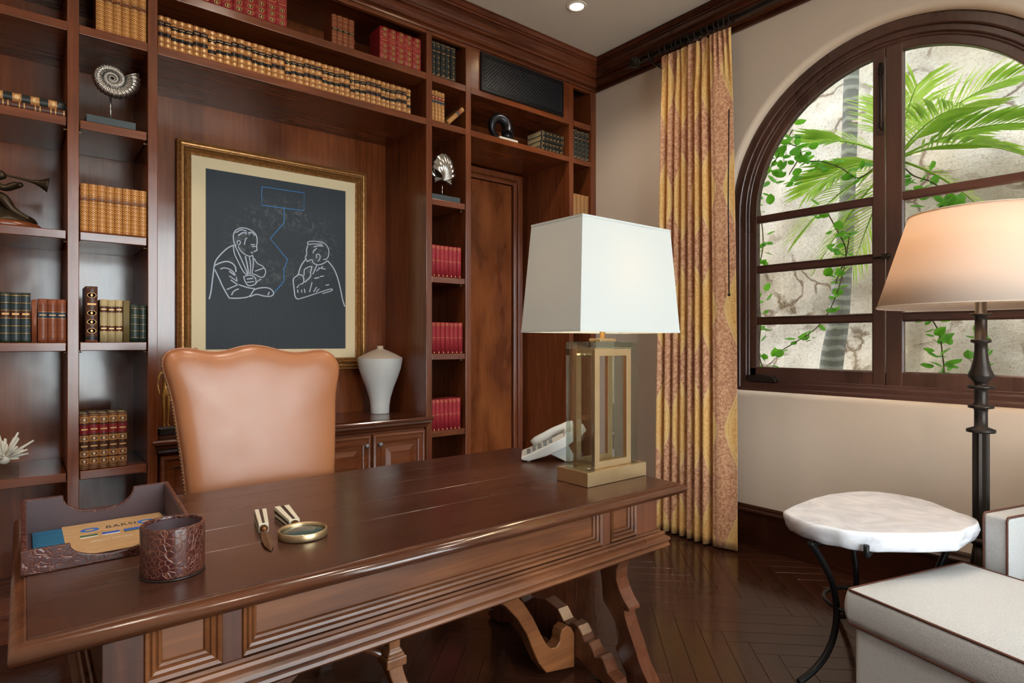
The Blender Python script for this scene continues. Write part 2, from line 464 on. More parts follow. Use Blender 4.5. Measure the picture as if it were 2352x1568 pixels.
for x, y, a in inside[290:]:
    c_, s_ = math.cos(a), math.sin(a); w2, l2 = PW/2 - 0.0006, PL/2 - 0.0006
    P = [(x + c_*p - s_*q, y + s_*p + c_*q) for p, q in ((-w2,-l2),(w2,-l2),(w2,l2),(-w2,l2))]
    rest.add([(p[0], p[1], 0.0) for p in P] + [(p[0], p[1], -0.004) for p in P], [(0,1,2,3),(4,5,1,0),(5,6,2,1),(6,7,3,2),(7,4,0,3)])
ro = rest.build('plank_field', 'floor_plank', sub); ro['kind'] = 'stuff'

struct(bx('ceiling', 'ceiling_paint', None, XLEFT, XB + 0.2, YBACK, 0.62, ZC, ZC + 0.12, 0))

# window wall with an arched opening (bullnosed edge)
WY, WZ, WR, SILL = -2.107, 2.14, 0.920, 0.995
def wall_window():
    m = MB()
    N = 48
    def outline(r, extra):      # opening outline from lower far corner, up, over, and down
        pts = [(WY + r, SILL - extra), (WY + r, (SILL + WZ) / 2)]
        for k in range(N + 1):
            th = PI * k / N
            pts.append((WY + r * math.cos(th), WZ + r * math.sin(th)))
        pts += [(WY - r, (SILL + WZ) / 2), (WY - r, SILL - extra)]
        return pts
    # rounded edge loops: (radius growth, x)
    rb = 0.035
    loops = []
    for k in range(7):
        a = PI / 2 * k / 6
        loops.append([(XB + rb - rb * math.sin(a), y, z) for y, z in outline(WR + rb - rb * math.cos(a), rb - rb * math.cos(a))])
    inner = [(XB + 0.19, y, z) for y, z in outline(WR, 0)]
    m.smooth = True
    m.loft([inner] + loops, False, False)
    # bottom of the opening
    m.loft([[(l[-1]), (l[0])] for l in [inner] + loops], False, False)
    m.smooth = False
    o = outline(WR + rb, rb)
    zb = SILL - rb
    y0, y1 = 0.62, YBACK
    # left and right, below and above: plain quads
    m.add([(XB, y0, 0), (XB, o[0][0], 0), (XB, o[0][0], ZC), (XB, y0, ZC)], [(0, 1, 2, 3)])
    m.add([(XB, o[-1][0], 0), (XB, y1, 0), (XB, y1, ZC), (XB, o[-1][0], ZC)], [(0, 1, 2, 3)])
    m.add([(XB, o[0][0], 0), (XB, o[-1][0], 0), (XB, o[-1][0], zb), (XB, o[0][0], zb)], [(0, 1, 2, 3)])
    top = [(y, ZC) for y, z in o[2:-2]]
    arc = o[2:-2]
    for k in range(len(arc) - 1):
        m.add([(XB, arc[k][0], arc[k][1]), (XB, arc[k+1][0], arc[k+1][1]), (XB, arc[k+1][0], ZC), (XB, arc[k][0], ZC)], [(0, 1, 2, 3)])
    # outer face of the wall
    X2 = XB + 0.19
    oo = outline(WR, 0)
    m.add([(X2, y0, 0), (X2, oo[0][0], 0), (X2, oo[0][0], ZC + 0.12), (X2, y0, ZC + 0.12)], [(0, 1, 2, 3)])
    m.add([(X2, oo[-1][0], 0), (X2, y1, 0), (X2, y1, ZC + 0.12), (X2, oo[-1][0], ZC + 0.12)], [(0, 1, 2, 3)])
    m.add([(X2, oo[0][0], 0), (X2, oo[-1][0], 0), (X2, oo[-1][0], SILL), (X2, oo[0][0], SILL)], [(0, 1, 2, 3)])
    arc = oo[2:-2]
    for k in range(len(arc) - 1):
        m.add([(X2, arc[k][0], arc[k][1]), (X2, arc[k+1][0], arc[k+1][1]), (X2, arc[k+1][0], ZC + 0.12), (X2, arc[k][0], ZC + 0.12)], [(0, 1, 2, 3)])
    return struct(m.build('wall_right', 'wall_paint'))
wall_window()
struct(bx('wall_left', 'wall_paint', None, XLEFT - 0.12, XLEFT, YBACK - 0.12, 0.62, 0, ZC, 0))
struct(bx('wall_back', 'wall_paint', None, XLEFT - 0.12, XB + 0.2, 0.62, 0.74, 0, ZC + 0.12, 0))
# wall behind the camera, with a wide glazed opening to the terrace
GX0, GX1, GZ1 = 0.12, 2.90, 3.08
m = MB()
m.box(XLEFT - 0.12, GX0, YBACK - 0.14, YBACK, 0, ZC); m.box(GX1, XB + 0.19, YBACK - 0.14, YBACK, 0, ZC); m.box(GX0, GX1, YBACK - 0.14, YBACK, GZ1, ZC)
struct(m.build('wall_front', 'wall_paint'))
w2 = MB(); w2.box(GX0, GX1, YBACK - 0.1, YBACK - 0.04, 0, 0.09); w2.box(GX0, GX1, YBACK - 0.1, YBACK - 0.04, GZ1 - 0.09, GZ1)
for x in (GX0 + 0.035, GX0 + (GX1-GX0)/3, GX0 + 2*(GX1-GX0)/3, GX1 - 0.035): w2.box(x - 0.035, x + 0.035, YBACK - 0.1, YBACK - 0.04, 0.09, GZ1 - 0.09)
wo = struct(w2.build('window_2', 'window_wood', None, 0.003))
for k in range(3):
    xa = GX0 + k*(GX1-GX0)/3 + 0.03; g = MB(); g.box(xa, xa + (GX1-GX0)/3 - 0.06, YBACK - 0.073, YBACK - 0.067, 0.085, GZ1 - 0.085)
    g.build('pane', 'pane_glass', wo)

# crown mouldings
CP = [(0.0, 3.335), (0.016, 3.335), (0.021, 3.343), (0.016, 3.353), (0.006, 3.355), (0.006, 3.362), (0.024, 3.368), (0.036, 3.382), (0.038, 3.392), (0.026, 3.396), (0.026, 3.428), (0.044, 3.432),
      (0.052, 3.441), (0.048, 3.452), (0.040, 3.455), (0.046, 3.470), (0.062, 3.490), (0.086, 3.502), (0.102, 3.504), (0.104, 3.512), (0.094, 3.515), (0.110, 3.520), (0.124, 3.530), (0.126, 3.536), (0.136, 3.537), (0.136, ZC)]
m = MB(); m.loft([[(x - (o if x > 0 else 0), -o, z) for o, z in CP] for x in (XLEFT, XB)], False, False)
struct(m.build('trim_1', 'crown_wood'))
m = MB(); m.loft([[(XB - o, -o, z) for o, z in CP], [(XB - o, YBACK, z) for o, z in CP]], False, False)
struct(m.build('trim_2', 'crown_wood_y'))
# skirting under the window
BP = [(0, 0), (0.020, 0), (0.020, 0.215), (0.027, 0.220), (0.029, 0.230), (0.024, 0.238), (0.016, 0.243), (0.014, 0.256), (0.006, 0.265), (0, 0.266)]
m = MB(); m.loft([[(XB - o, 0.0, z) for o, z in BP], [(XB - o, YBACK, z) for o, z in BP]], False, False)
struct(m.build('baseboard_right', 'baseboard_wood'))

# ------------------------------------------------------------------ arched window
win = thing('window_1', None, None); win['kind'] = 'structure'
XF = XB + 0.052        # room-side face of the frame
def arch_strip(m, r0, r1, x0, x1, zb=SILL, th0=0.0, th1=PI, N=40, legs=True):
    def path(r):
        pts = [(WY + r, zb)] if legs else []
        for k in range(N + 1):
            th = th0 + (th1 - th0) * k / N; pts.append((WY + r * math.cos(th), WZ + r * math.sin(th)))
        if legs: pts.append((WY - r, zb))
        return pts
    a, b_ = path(r0), path(r1)
    loops = [[(x0, *p) for p in a], [(x0, *p) for p in b_], [(x1, *p) for p in b_], [(x1, *p) for p in a], [(x0, *p) for p in a]]
    m.loft(loops, False, False)
m = MB(); arch_strip(m, WR, WR - 0.058, XF - 0.004, XF + 0.11, SILL); m.build('frame', 'window_wood', win, 0.008, 3)
m = MB(); arch_strip(m, WR - 0.056, WR - 0.092, XF + 0.014, XF + 0.11, SILL); m.build('frame_step', 'window_wood', win, 0.006, 3)
m = MB(); arch_strip(m, WR - 0.088, WR - 0.106, XF + 0.030, XF + 0.11, SILL); m.build('frame_step', 'window_wood', win, 0.006, 3)
m = MB(); m.prism([(XF - 0.012, SILL - 0.002), (XF + 0.11, SILL - 0.002), (XF + 0.11, SILL + 0.075), (XF + 0.024, SILL + 0.075), (XF + 0.024, SILL + 0.058), (XF + 0.004, SILL + 0.055), (XF + 0.004, SILL + 0.024), (XF - 0.012, SILL + 0.021)], 'y', 0, 1)
sv = [(x, (WY - WR) + y * 2 * WR, z) for x, y, z in m.v]; m.v = sv
m.build('sill', 'window_wood_h', win, 0.003, 2)
RS0, RS1 = WR - 0.105, 0.770      # sash ring
ZB0 = SILL + 0.068                # sash bottom
ZG = 1.142                        # glass bottom
CS = [(-2.034, -2.096), (-2.100, -2.180)]   # meeting stiles
MZ = [(1.426, 1.466), (1.760, 1.800), (2.086, 2.130)]
XS0, XS1 = XF + 0.036, XF + 0.085
def sash(side):
    sg = 1 if side == 0 else -1
    root = bpy.data.objects.new('sash', None); COL.objects.link(root); root.parent = win
    th_c = math.acos(max(-1, min(1, (CS[side][0 if side == 0 else 1] - WY) / RS1)))
    m = MB()
    y_out0, y_out1 = WY + sg * RS0, WY + sg * RS1
    if side == 0:
        arch_strip(m, RS0, RS1, XS0, XS1, ZB0, 0.0, PI / 2 + 0.0, 24, False)
    else:
        arch_strip(m, RS0, RS1, XS0, XS1, ZB0, PI / 2, PI, 24, False)
    m.box(XS0, XS1, min(y_out0, y_out1), max(y_out0, y_out1), ZB0, WZ)
    yc0, yc1 = CS[side]
    ytop = WZ + math.sqrt(RS0**2 - (max(abs(yc0 - WY), abs(yc1 - WY)))**2)
    m.box(XS0 - 0.004, XS1, yc1, yc0, ZB0, ytop - 0.006)
    m.box(XS0, XS1, min(y_out0, yc1), max(y_out0, yc0), ZB0, ZG)
    m.build('sash_frame', 'window_wood', root, 0.004, 2)
    ya, yb = (CS[0][0], WY + RS1) if side == 0 else (WY - RS1, CS[1][1])
    for z0, z1 in MZ:
        b_ = MB(); b_.box(XS0 + 0.004, XS1 - 0.004, ya - 0.01, yb + 0.01, z0, z1); b_.build('muntin', 'window_wood_h', root, 0.004, 2)
    lv = [ZG] + [z for p in MZ for z in p]
    for k in range(3):
        g = MB(); g.box(XS0 + 0.022, XS0 + 0.026, ya, yb, lv[2*k], lv[2*k+1]); g.build('pane', 'dimming_glass', root)
    g = MB(); zt = lv[-1]
    pts = [(ya, zt), (yb, zt)]
    ths = [k / 20 for k in range(21)]
    arc = []
    for k in range(21):
        y = (yb + (ya - yb) * k / 20); d = max(0.0, (RS1 + 0.004)**2 - (y - WY)**2); arc.append((y, max(zt, WZ + math.sqrt(d))))
    g.prism([(ya, zt), (yb, zt)] + [p for p in arc if p[1] > zt + 1e-4], 'x', XS0 + 0.022, XS0 + 0.026); g.build('pane', 'dimming_glass', root)
    bead = MB()
    for z0, z1 in ((ZG, MZ[0][0]), (MZ[0][1], MZ[1][0]), (MZ[1][1], MZ[2][0])):
        bead.rectframe((XS0, 0, 0), (0, 1, 0), (0, 0, 1), (-1, 0, 0), ya + 0.006, yb - 0.006, z0 + 0.006, z1 - 0.006, [(0.0, -0.02), (0.0, -0.003), (0.006, 0.001), (0.008, -0.004)])
    bead.build('glazing_bead', 'window_wood_h', root)
sash(0); sash(1)
# bolt with ring pull on the meeting stile, latch, and cranked closer on the sill
m = MB(); m.tube([(XS0 - 0.012, -2.078, 2.86), (XS0 - 0.012, -2.078, 2.50)], 0.009, 8); m.box(XS0 - 0.014, XS0 - 0.002, -2.092, -2.064, 2.50, 2.53); m.box(XS0 - 0.014, XS0 - 0.002, -2.092, -2.064, 2.80, 2.84)
m.tube([(XS0 - 0.014, -2.078 + 0.017*math.cos(2*PI*k/16), 2.482 + 0.017*math.sin(2*PI*k/16)) for k in range(16)], 0.003, 6, True)
m.build('bolt', 'iron', win)
m = MB(); m.tube([(XS0 - 0.01, -2.035, 1.782), (XS0 - 0.014, -2.125, 1.785)], 0.006, 8); m.box(XS0 - 0.02, XS0 - 0.004, -2.115, -2.085, 1.77, 1.80); m.build('latch', 'iron', win)
m = MB(); m.prism([(-1.30, SILL + 0.06), (-1.49, SILL + 0.06), (-1.49, SILL + 0.075), (-1.46, SILL + 0.10), (-1.38, SILL + 0.105), (-1.30, SILL + 0.098)], 'x', XF - 0.01, XF + 0.03); m.build('closer', 'iron', win, 0.004, 2)

# ------------------------------------------------------------------ door in the bookcase recess
NB = 0.565     # back of the two deep recesses
door = thing('door_1', None, None); door['kind'] = 'structure'
m = MB(); m.box(2.52, 3.215, NB + 0.008, NB + 0.045, 0.0, 2.622); m.build('leaf', 'door_burl', door, 0.002)
m = MB()
for pr_ in ([(0.0, -0.02), (0.0, 0.012), (0.022, 0.016), (0.026, 0.006), (0.034, 0.006), (0.040, 0.026), (0.082, 0.030), (0.085, 0.0)],):
    m.rectframe((0, NB, 0), (1, 0, 0), (0, 0, 1), (0, -1, 0), 2.51, 3.225, -0.2, 2.628, pr_)
m.v = [(x, y, max(z, 0.0)) for x, y, z in m.v]
m.build('casing', 'mahogany', door, 0.002)
bx('header_panel', 'mahogany_h', door, 2.395, 3.335, NB + 0.03, NB + 0.05, 2.60, 2.74, 0)
bx('infill', 'mahogany', door, 2.395, 2.44, NB - 0.004, NB + 0.03, 0, 2.72, 0.001)

# ------------------------------------------------------------------ built-in bookcase
bc = thing('built_in_bookcase', 'tall built-in mahogany bookcase covering the whole wall behind the desk', 'bookcase')
ST = [(-0.824, -0.780), (0.160, 0.204), (0.476, 0.518), (2.041, 2.084), (2.351, 2.395), (3.335, 3.381), (3.578, XB)]
DB = 0.486
for k, (a, b_) in enumerate(ST):
    bx('upright', 'mahogany', bc, a, b_, 0.0, 0.60, 0.0, 3.345, 0.0025)
bays = [(ST[k][1], ST[k+1][0]) for k in range(6)]
for k, (a, b_) in enumerate(bays):
    deep = NB if k in (2, 4) else DB
    for z0, z1 in ((2.722, 2.763), (3.015, 3.058)):
        bx('fixed_shelf', 'mahogany_h', bc, a, b_, 0.0, deep + 0.02, z0, z1, 0.0025)
    bx('header_rail', 'mahogany_h', bc, a, b_, 0.0, 0.03, 3.316, 3.36, 0.002)
    top_back = bx('back_panel', 'mahogany_panel', bc, a, b_, (deep if k != 4 else DB), (deep if k != 4 else DB) + 0.02, (2.74 if k == 4 else 0.0), 3.40, 0)
    if k not in (2, 4): bx('plinth', 'mahogany_h', bc, a, b_, 0.012, 0.03, 0.0, 0.11, 0.002); bx('shelf', 'mahogany_h', bc, a + 0.002, b_ - 0.002, 0.008, DB, 0.11, 0.15, 0.002)
bx('top_board', 'mahogany_h', bc, XLEFT, XB, 0.03, 0.60, 3.40, 3.44, 0)
for k, zs in {0: (2.332, 1.817, 1.307, 0.714), 1: (2.330, 1.817, 1.309, 0.716), 3: (2.251, 1.741, 1.232, 0.723), 5: (2.251, 1.741, 1.232, 0.723)}.items():
    a, b_ = bays[k]
    for z in zs: bx('shelf', 'mahogany_h', bc, a + 0.003, b_ - 0.003, 0.006, DB - 0.002, z - 0.040, z, 0.003, 2)
    pin = MB()
    for z in zs:
        for x in (a + 0.003, b_ - 0.003):
            pin.tube([(x - 0.008, 0.05, z - 0.046), (x + 0.008, 0.05, z - 0.046)], 0.004, 6)
    pin.build('shelf_pins', 'brass', bc)['kind'] = 'stuff'
# panel filling the head of the door bay, with loudspeaker grille
bx('infill_panel', 'mahogany_h', bc, 2.395, 3.335, 0.004, 0.022, 3.058, 3.316, 0)
gr = thing('speaker_grille', 'black lattice speaker grille set above the door recess', 'speaker grille', (2.868, -0.004, 3.19))
m = MB(); m.rectframe((0, 0.004, 0), (1, 0, 0), (0, 0, 1), (0, -1, 0), -0.366, 0.366, -0.105, 0.105, [(0, 0.0), (0, 0.010), (0.004, 0.013), (0.026, 0.013), (0.030, 0.009), (0.030, 0.0)])
m.build('frame', 'black_iron', gr)
bx('backing', 'black_iron', gr, -0.366, 0.366, 0.0, 0.004, -0.105, 0.105, 0)
m = MB()
W_, H_ = 0.366, 0.105
for sgn in (1, -1):
    k = -0.8
    while k < 0.8:
        # diagonal bar clipped to the opening: x = k + sgn*z
        z0, z1 = -H_, H_
        xs = [k + sgn * z0, k + sgn * z1]
        if max(xs) > -W_ and min(xs) < W_:
            def clip(z):
                return z
            za, zb_ = z0, z1
            for lim in (-W_, W_):
                zc_ = (lim - k) * sgn
                if (k + sgn * za - lim) * (k + sgn * zb_ - lim) < 0:
                    if abs(k + sgn * za) > W_ and (k + sgn*za)*lim > 0: za = zc_
                    elif abs(k + sgn * zb_) > W_ and (k + sgn*zb_)*lim > 0: zb_ = zc_
            w = 0.0042; yy = -0.006 if sgn > 0 else -0.003
            m.add([(k + sgn*za - w, yy, za), (k + sgn*za + w, yy, za), (k + sgn*zb_ + w, yy, zb_), (k + sgn*zb_ - w, yy, zb_),
                   (k + sgn*za - w, yy + 0.004, za), (k + sgn*za + w, yy + 0.004, za), (k + sgn*zb_ + w, yy + 0.004, zb_), (k + sgn*zb_ - w, yy + 0.004, zb_)],
                  [(0,1,2,3),(0,4,5,1),(1,5,6,2),(2,6,7,3),(3,7,4,0)])
        k += 0.026
lat = m.build('lattice', 'grille_iron', gr); lat['kind'] = 'stuff'
for sx in (-1, 0, 1):
    for sz in (-1, 1):
        m = MB(); m.lathe([(0.0001, -0.003), (0.004, -0.002), (0.005, 0.0)], seg=8)
        s_ = m.build('screw', 'silver_cast', gr); s_.rotation_euler = (PI/2, 0, 0); s_.location = (sx * 0.378, -0.010, sz * 0.118)

# ------------------------------------------------------------------ credenza in the picture recess
cr = thing('credenza', 'low mahogany credenza with panelled doors under the framed picture', 'credenza', (1.28, 0, 0))
ZT = 0.828
bx('body', 'credenza_wood', cr, -0.756, 0.756, 0.02, NB - 0.006, 0.10, ZT - 0.06, 0.002)
bx('plinth', 'credenza_wood', cr, -0.755, 0.755, 0.05, 0.50, 0.0, 0.10, 0.002)
m = MB(); m.box(-0.757, 0.757, 0.0, NB - 0.006, ZT - 0.022, ZT)
m.build('inner_top', 'credenza_top', cr, 0.003)
TPROF = [(-0.02, ZT), (0.005, ZT), (0.040, ZT), (0.046, ZT - 0.006), (0.046, ZT - 0.016), (0.040, ZT - 0.022), (0.030, ZT - 0.024), (0.032, ZT - 0.036), (0.022, ZT - 0.046), (0.014, ZT - 0.050), (0.012, ZT - 0.062), (0.004, ZT - 0.070), (-0.03, ZT - 0.070)]
m = MB(); m.loft([[(-0.757 - max(o - 0.006, 0) * 0.85, -o, z) for o, z in TPROF], [(0.757 + max(o - 0.006, 0) * 0.85, -o, z) for o, z in TPROF]], False, False)
capp = [q for q in TPROF if q[0] >= 0.004]
for sg in (1, -1): m.add([(sg * (0.757 + max(o - 0.006, 0) * 0.85), -o, z) for o, z in capp], [tuple(range(len(capp)))])
m.build('top_moulding', 'credenza_top', cr)
for k in range(4):
    x0 = -0.755 + k * 0.3775 + 0.004; x1 = x0 + 0.3775 - 0.008
    z0, z1 = 0.125, ZT - 0.082
    d = MB(); d.box(x0, x1, 0.0, 0.02, z0, z1)
    d.rectframe((0, 0.0, 0), (1, 0, 0), (0, 0, 1), (0, -1, 0), x0 + 0.068, x1 - 0.068, z0 + 0.068, z1 - 0.068,
                [(0.066, 0.0), (0.064, 0.008), (0.052, 0.012), (0.046, 0.010), (0.044, 0.004), (0.020, 0.004), (0.016, 0.010), (0.008, 0.008), (0.004, -0.004), (-0.008, -0.004), (-0.050, 0.010), (-0.056, 0.010)])
    d.add([(x0 + 0.124, -0.010, z0 + 0.124), (x1 - 0.124, -0.010, z0 + 0.124), (x1 - 0.124, -0.010, z1 - 0.124), (x0 + 0.124, -0.010, z1 - 0.124)], [(0, 1, 2, 3)])
    do = d.build('door', 'credenza_wood', cr)
    kx = x1 - 0.040 if k % 2 == 0 else x0 + 0.040
    kn = MB(); kn.lathe([(0.0001, 0.034), (0.010, 0.033), (0.0135, 0.028), (0.0135, 0.022), (0.006, 0.017), (0.0045, 0.008), (0.010, 0.004), (0.010, -0.002)], seg=16)
    ko = kn.build('knob', 'pewter', do); ko.rotation_euler = (PI/2, 0, 0); ko.location = (kx, -0.008, z1 - 0.062)
# ------------------------------------------------------------------ framed drawing above the credenza
pic = thing('framed_picture', 'large gilt-framed chalk line drawing of two seated men on a dark board', 'picture', (1.285, NB, 1.126))
X0, X1, Z0, Z1 = -0.590, 0.590, 0.0, 1.362     # outer frame size
m = MB()
m.rectframe((0, -0.002, 0), (1, 0, 0), (0, 0, 1), (0, -1, 0), X0 + 0.074, X1 - 0.074, Z0 + 0.074, Z1 - 0.074,
    [(-0.004, 0.006), (-0.004, 0.022), (0.004, 0.026), (0.010, 0.024), (0.014, 0.032), (0.024, 0.042), (0.034, 0.036), (0.038, 0.030), (0.044, 0.030), (0.046, 0.038), (0.054, 0.040), (0.058, 0.034), (0.066, 0.030), (0.072, 0.034), (0.074, 0.026), (0.074, 0.0)])
t = NT('gilt_frame'); nn = t.noise(t.coords('Object'), 60, 5, 0.7)
t.pbsdf(t.ramp(nn, [(0.3, srgb(130, 84, 42)), (0.5, srgb(160, 112, 62)), (0.7, srgb(190, 144, 86))]), 0.32, 0.55)
m.build('frame', 'gilt_frame', pic)
t = NT('mat_board'); t.pbsdf(t.mix(t.noise(t.coords('Object'), 3), srgb(244, 222, 178), srgb(248, 230, 190)), 0.8)
bx('mat_board', 'mat_board', pic, X0 + 0.07, X1 - 0.07, -0.018, -0.008, Z0 + 0.07, Z1 - 0.07, 0)
PX0, PX1, PZ0, PZ1 = -0.434, 0.442, 0.139, 1.218
t = NT('chalk_board')
sp = t.n('SeparateXYZ', i_0=t.coords('Object'))
dx = t.math('SUBTRACT', sp.outputs[0], 0.03); dz = t.math('SUBTRACT', sp.outputs[2], 0.80)
r2 = t.math('SQRT', t.math('ADD', t.math('MULTIPLY', dx, dx), t.math('MULTIPLY', t.math('MULTIPLY', dz, dz), 1.3)))
ring = t.ramp(t.math('ABSOLUTE', t.math('SUBTRACT', r2, 0.24)), [(0.0, (1, 1, 1, 1)), (0.16, (0, 0, 0, 1))])
sm = t.ramp(t.noise(t.coords('Object'), 26, 4, 0.6, 1.0), [(0.5, (0, 0, 0, 1)), (0.66, (1, 1, 1, 1))])
gz = t.ramp(t.math('ADD', sp.outputs[2], 0.0), [(0.35, (0.25,) * 3 + (1,)), (0.7, (1, 1, 1, 1))])
fac = t.math('MULTIPLY', t.math('MULTIPLY', t.math('MULTIPLY', ring, sm), gz), 0.30)
base = t.mix(t.noise(t.coords('Object', (20, 1, 2)), 3, 3), srgb(58, 65, 72), srgb(66, 74, 82))
t.pbsdf(t.mix(fac, base, srgb(150, 156, 156)), 0.75)
bx('drawing_board', 'chalk_board', pic, PX0, PX1, -0.0195, -0.0165, PZ0, PZ1, 0)
plain('chalk_white', srgb(198, 210, 226), 0.8); plain('chalk_blue', srgb(64, 148, 226), 0.7)
BLUE = [[(321,1021),(590,1023),(588,907),(320,904),(321,1021)],[(459,904),(460,813),(372,700),(481,575),(457,513),(457,434),(397,358)]]
WHITE = [[(157,650),(151,689),(159,722),(184,743),(217,751),(255,741),(281,724),(292,699),(293,659),(287,644),(295,617),(271,609)],[(166,713),(198,739),(231,731)],[(180,697),(212,725),(250,715)],[(217,647),(222,677),(233,691)],[(222,712),(260,731),(279,708)],[(157,655),(162,640),(171,635)],[(177,647),(173,662),(186,670),(196,659),(186,639),(180,643)],[(255,650),(279,652)],[(260,638),(284,642)],[(267,597),(255,604)],[(267,585),(250,575),(222,583),(194,605),(180,633)],[(152,635),(157,586),(175,549),(212,473),(236,459)],[(159,641),(184,589),(222,503),(236,464)],[(222,575),(236,514),(241,465)],[(246,573),(255,516),(250,465)],[(267,582),(271,527),(260,466)],[(155,637),(120,617),(84,578),(55,538),(46,509),(39,450),(32,383),(26,334),(17,300)],[(48,504),(79,523),(115,536),(147,527),(166,504),(168,474)],[(48,480),(70,433),(93,377),(129,312)],[(79,485),(102,496),(138,487),(166,459),(175,416)],[(129,476),(171,445)],[(129,447),(175,416)],[(138,423),(184,392)],[(115,363),(157,385),(184,397)],[(274,567),(293,534),(329,522),(349,488),(327,443),(279,467),(265,468)],[(279,487),(337,512)],[(212,448),(241,460),(274,457),(289,428),(279,402),(241,390),(222,414),(212,448)],[(231,434),(269,442)],[(231,414),(274,422)],[(129,312),(175,312),(246,323),(265,356),(279,377),(347,391),(382,378),(397,353),(377,332),(327,334),(289,346),(250,326)],[(184,397),(241,380),(279,377)],[(357,341),(367,362)],[(143,330),(152,355),(184,372)],[(279,402),(298,429),(318,440)],[(614,682),(609,702),(630,711),(690,715),(734,705),(754,674),(758,637),(745,603),(717,597)],[(614,687),(651,696),(712,697)],[(651,675),(679,686),(717,687)],[(657,649),(673,672)],[(646,632),(657,659)],[(612,679),(603,649),(607,623),(594,597),(605,586),(608,573)],[(608,573),(630,588),(646,589),(644,573)],[(673,602),(668,623),(684,633),(698,620),(692,593),(679,581)],[(598,587),(571,551),(555,508),(552,484),(519,458),(516,442),(524,380),(529,334),(548,324)],[(552,484),(582,484),(590,431),(550,418)],[(590,521),(614,539),(641,546)],[(590,521),(587,479)],[(646,573),(673,554),(717,568),(747,592)],[(641,546),(630,503),(635,477),(592,437)],[(673,554),(646,493)],[(717,552),(668,516)],[(747,592),(790,547),(818,484),(841,397),(853,332),(870,287)],[(548,324),(603,342),(668,367),(717,385),(779,407),(784,392),(712,369)],[(641,440),(633,407),(624,375)],[(657,467),(690,475)],[(695,481),(723,488)],[(734,426),(758,431)],[(571,388),(573,367)],[(590,394),(594,368)],[(545,387),(548,366)],[(673,410),(651,377)],[(540,397),(561,424)],[(690,400),(668,377)],[(684,539),(734,534)]]
def smooth_line(p, it=2):
    p = [Vector((a, b_)) for a, b_ in p]
    for _ in range(it):
        q = [p[0]]
        for i in range(len(p) - 1):
            q += [p[i] * 0.75 + p[i+1] * 0.25, p[i] * 0.25 + p[i+1] * 0.75]
        q.append(p[-1]); p = q
    return p
def ribbon(m, pts, w, y, th=0.0006):
    n = len(pts); L = []; R_ = []
    for i, p in enumerate(pts):
        d = (pts[min(i+1, n-1)] - pts[max(i-1, 0)]); d.normalize(); nn_ = Vector((-d.y, d.x)) * w / 2
        L.append(p + nn_); R_.append(p - nn_)
    loops = [[(q[0].x, y, q[0].y), (q[1].x, y, q[1].y), (q[1].x, y + th, q[1].y), (q[0].x, y + th, q[0].y)] for q in zip(L, R_)]
    m.loft(loops, True, True)
OX, OZ = 0.852 - 1.285, 1.265 - 1.126
m = MB()
for s in WHITE: ribbon(m, smooth_line([(OX + a / 1000, OZ + b_ / 1000) for a, b_ in s]), 0.0068 + random.uniform(-0.001, 0.0012), -0.0205)
m.build('chalk_figures', 'chalk_white', pic)
m = MB()
for s in BLUE: ribbon(m, [Vector((OX + a / 1000, OZ + b_ / 1000)) for a, b_ in s], 0.0042, -0.0204)
m.build('chalk_zigzag', 'chalk_blue', pic)

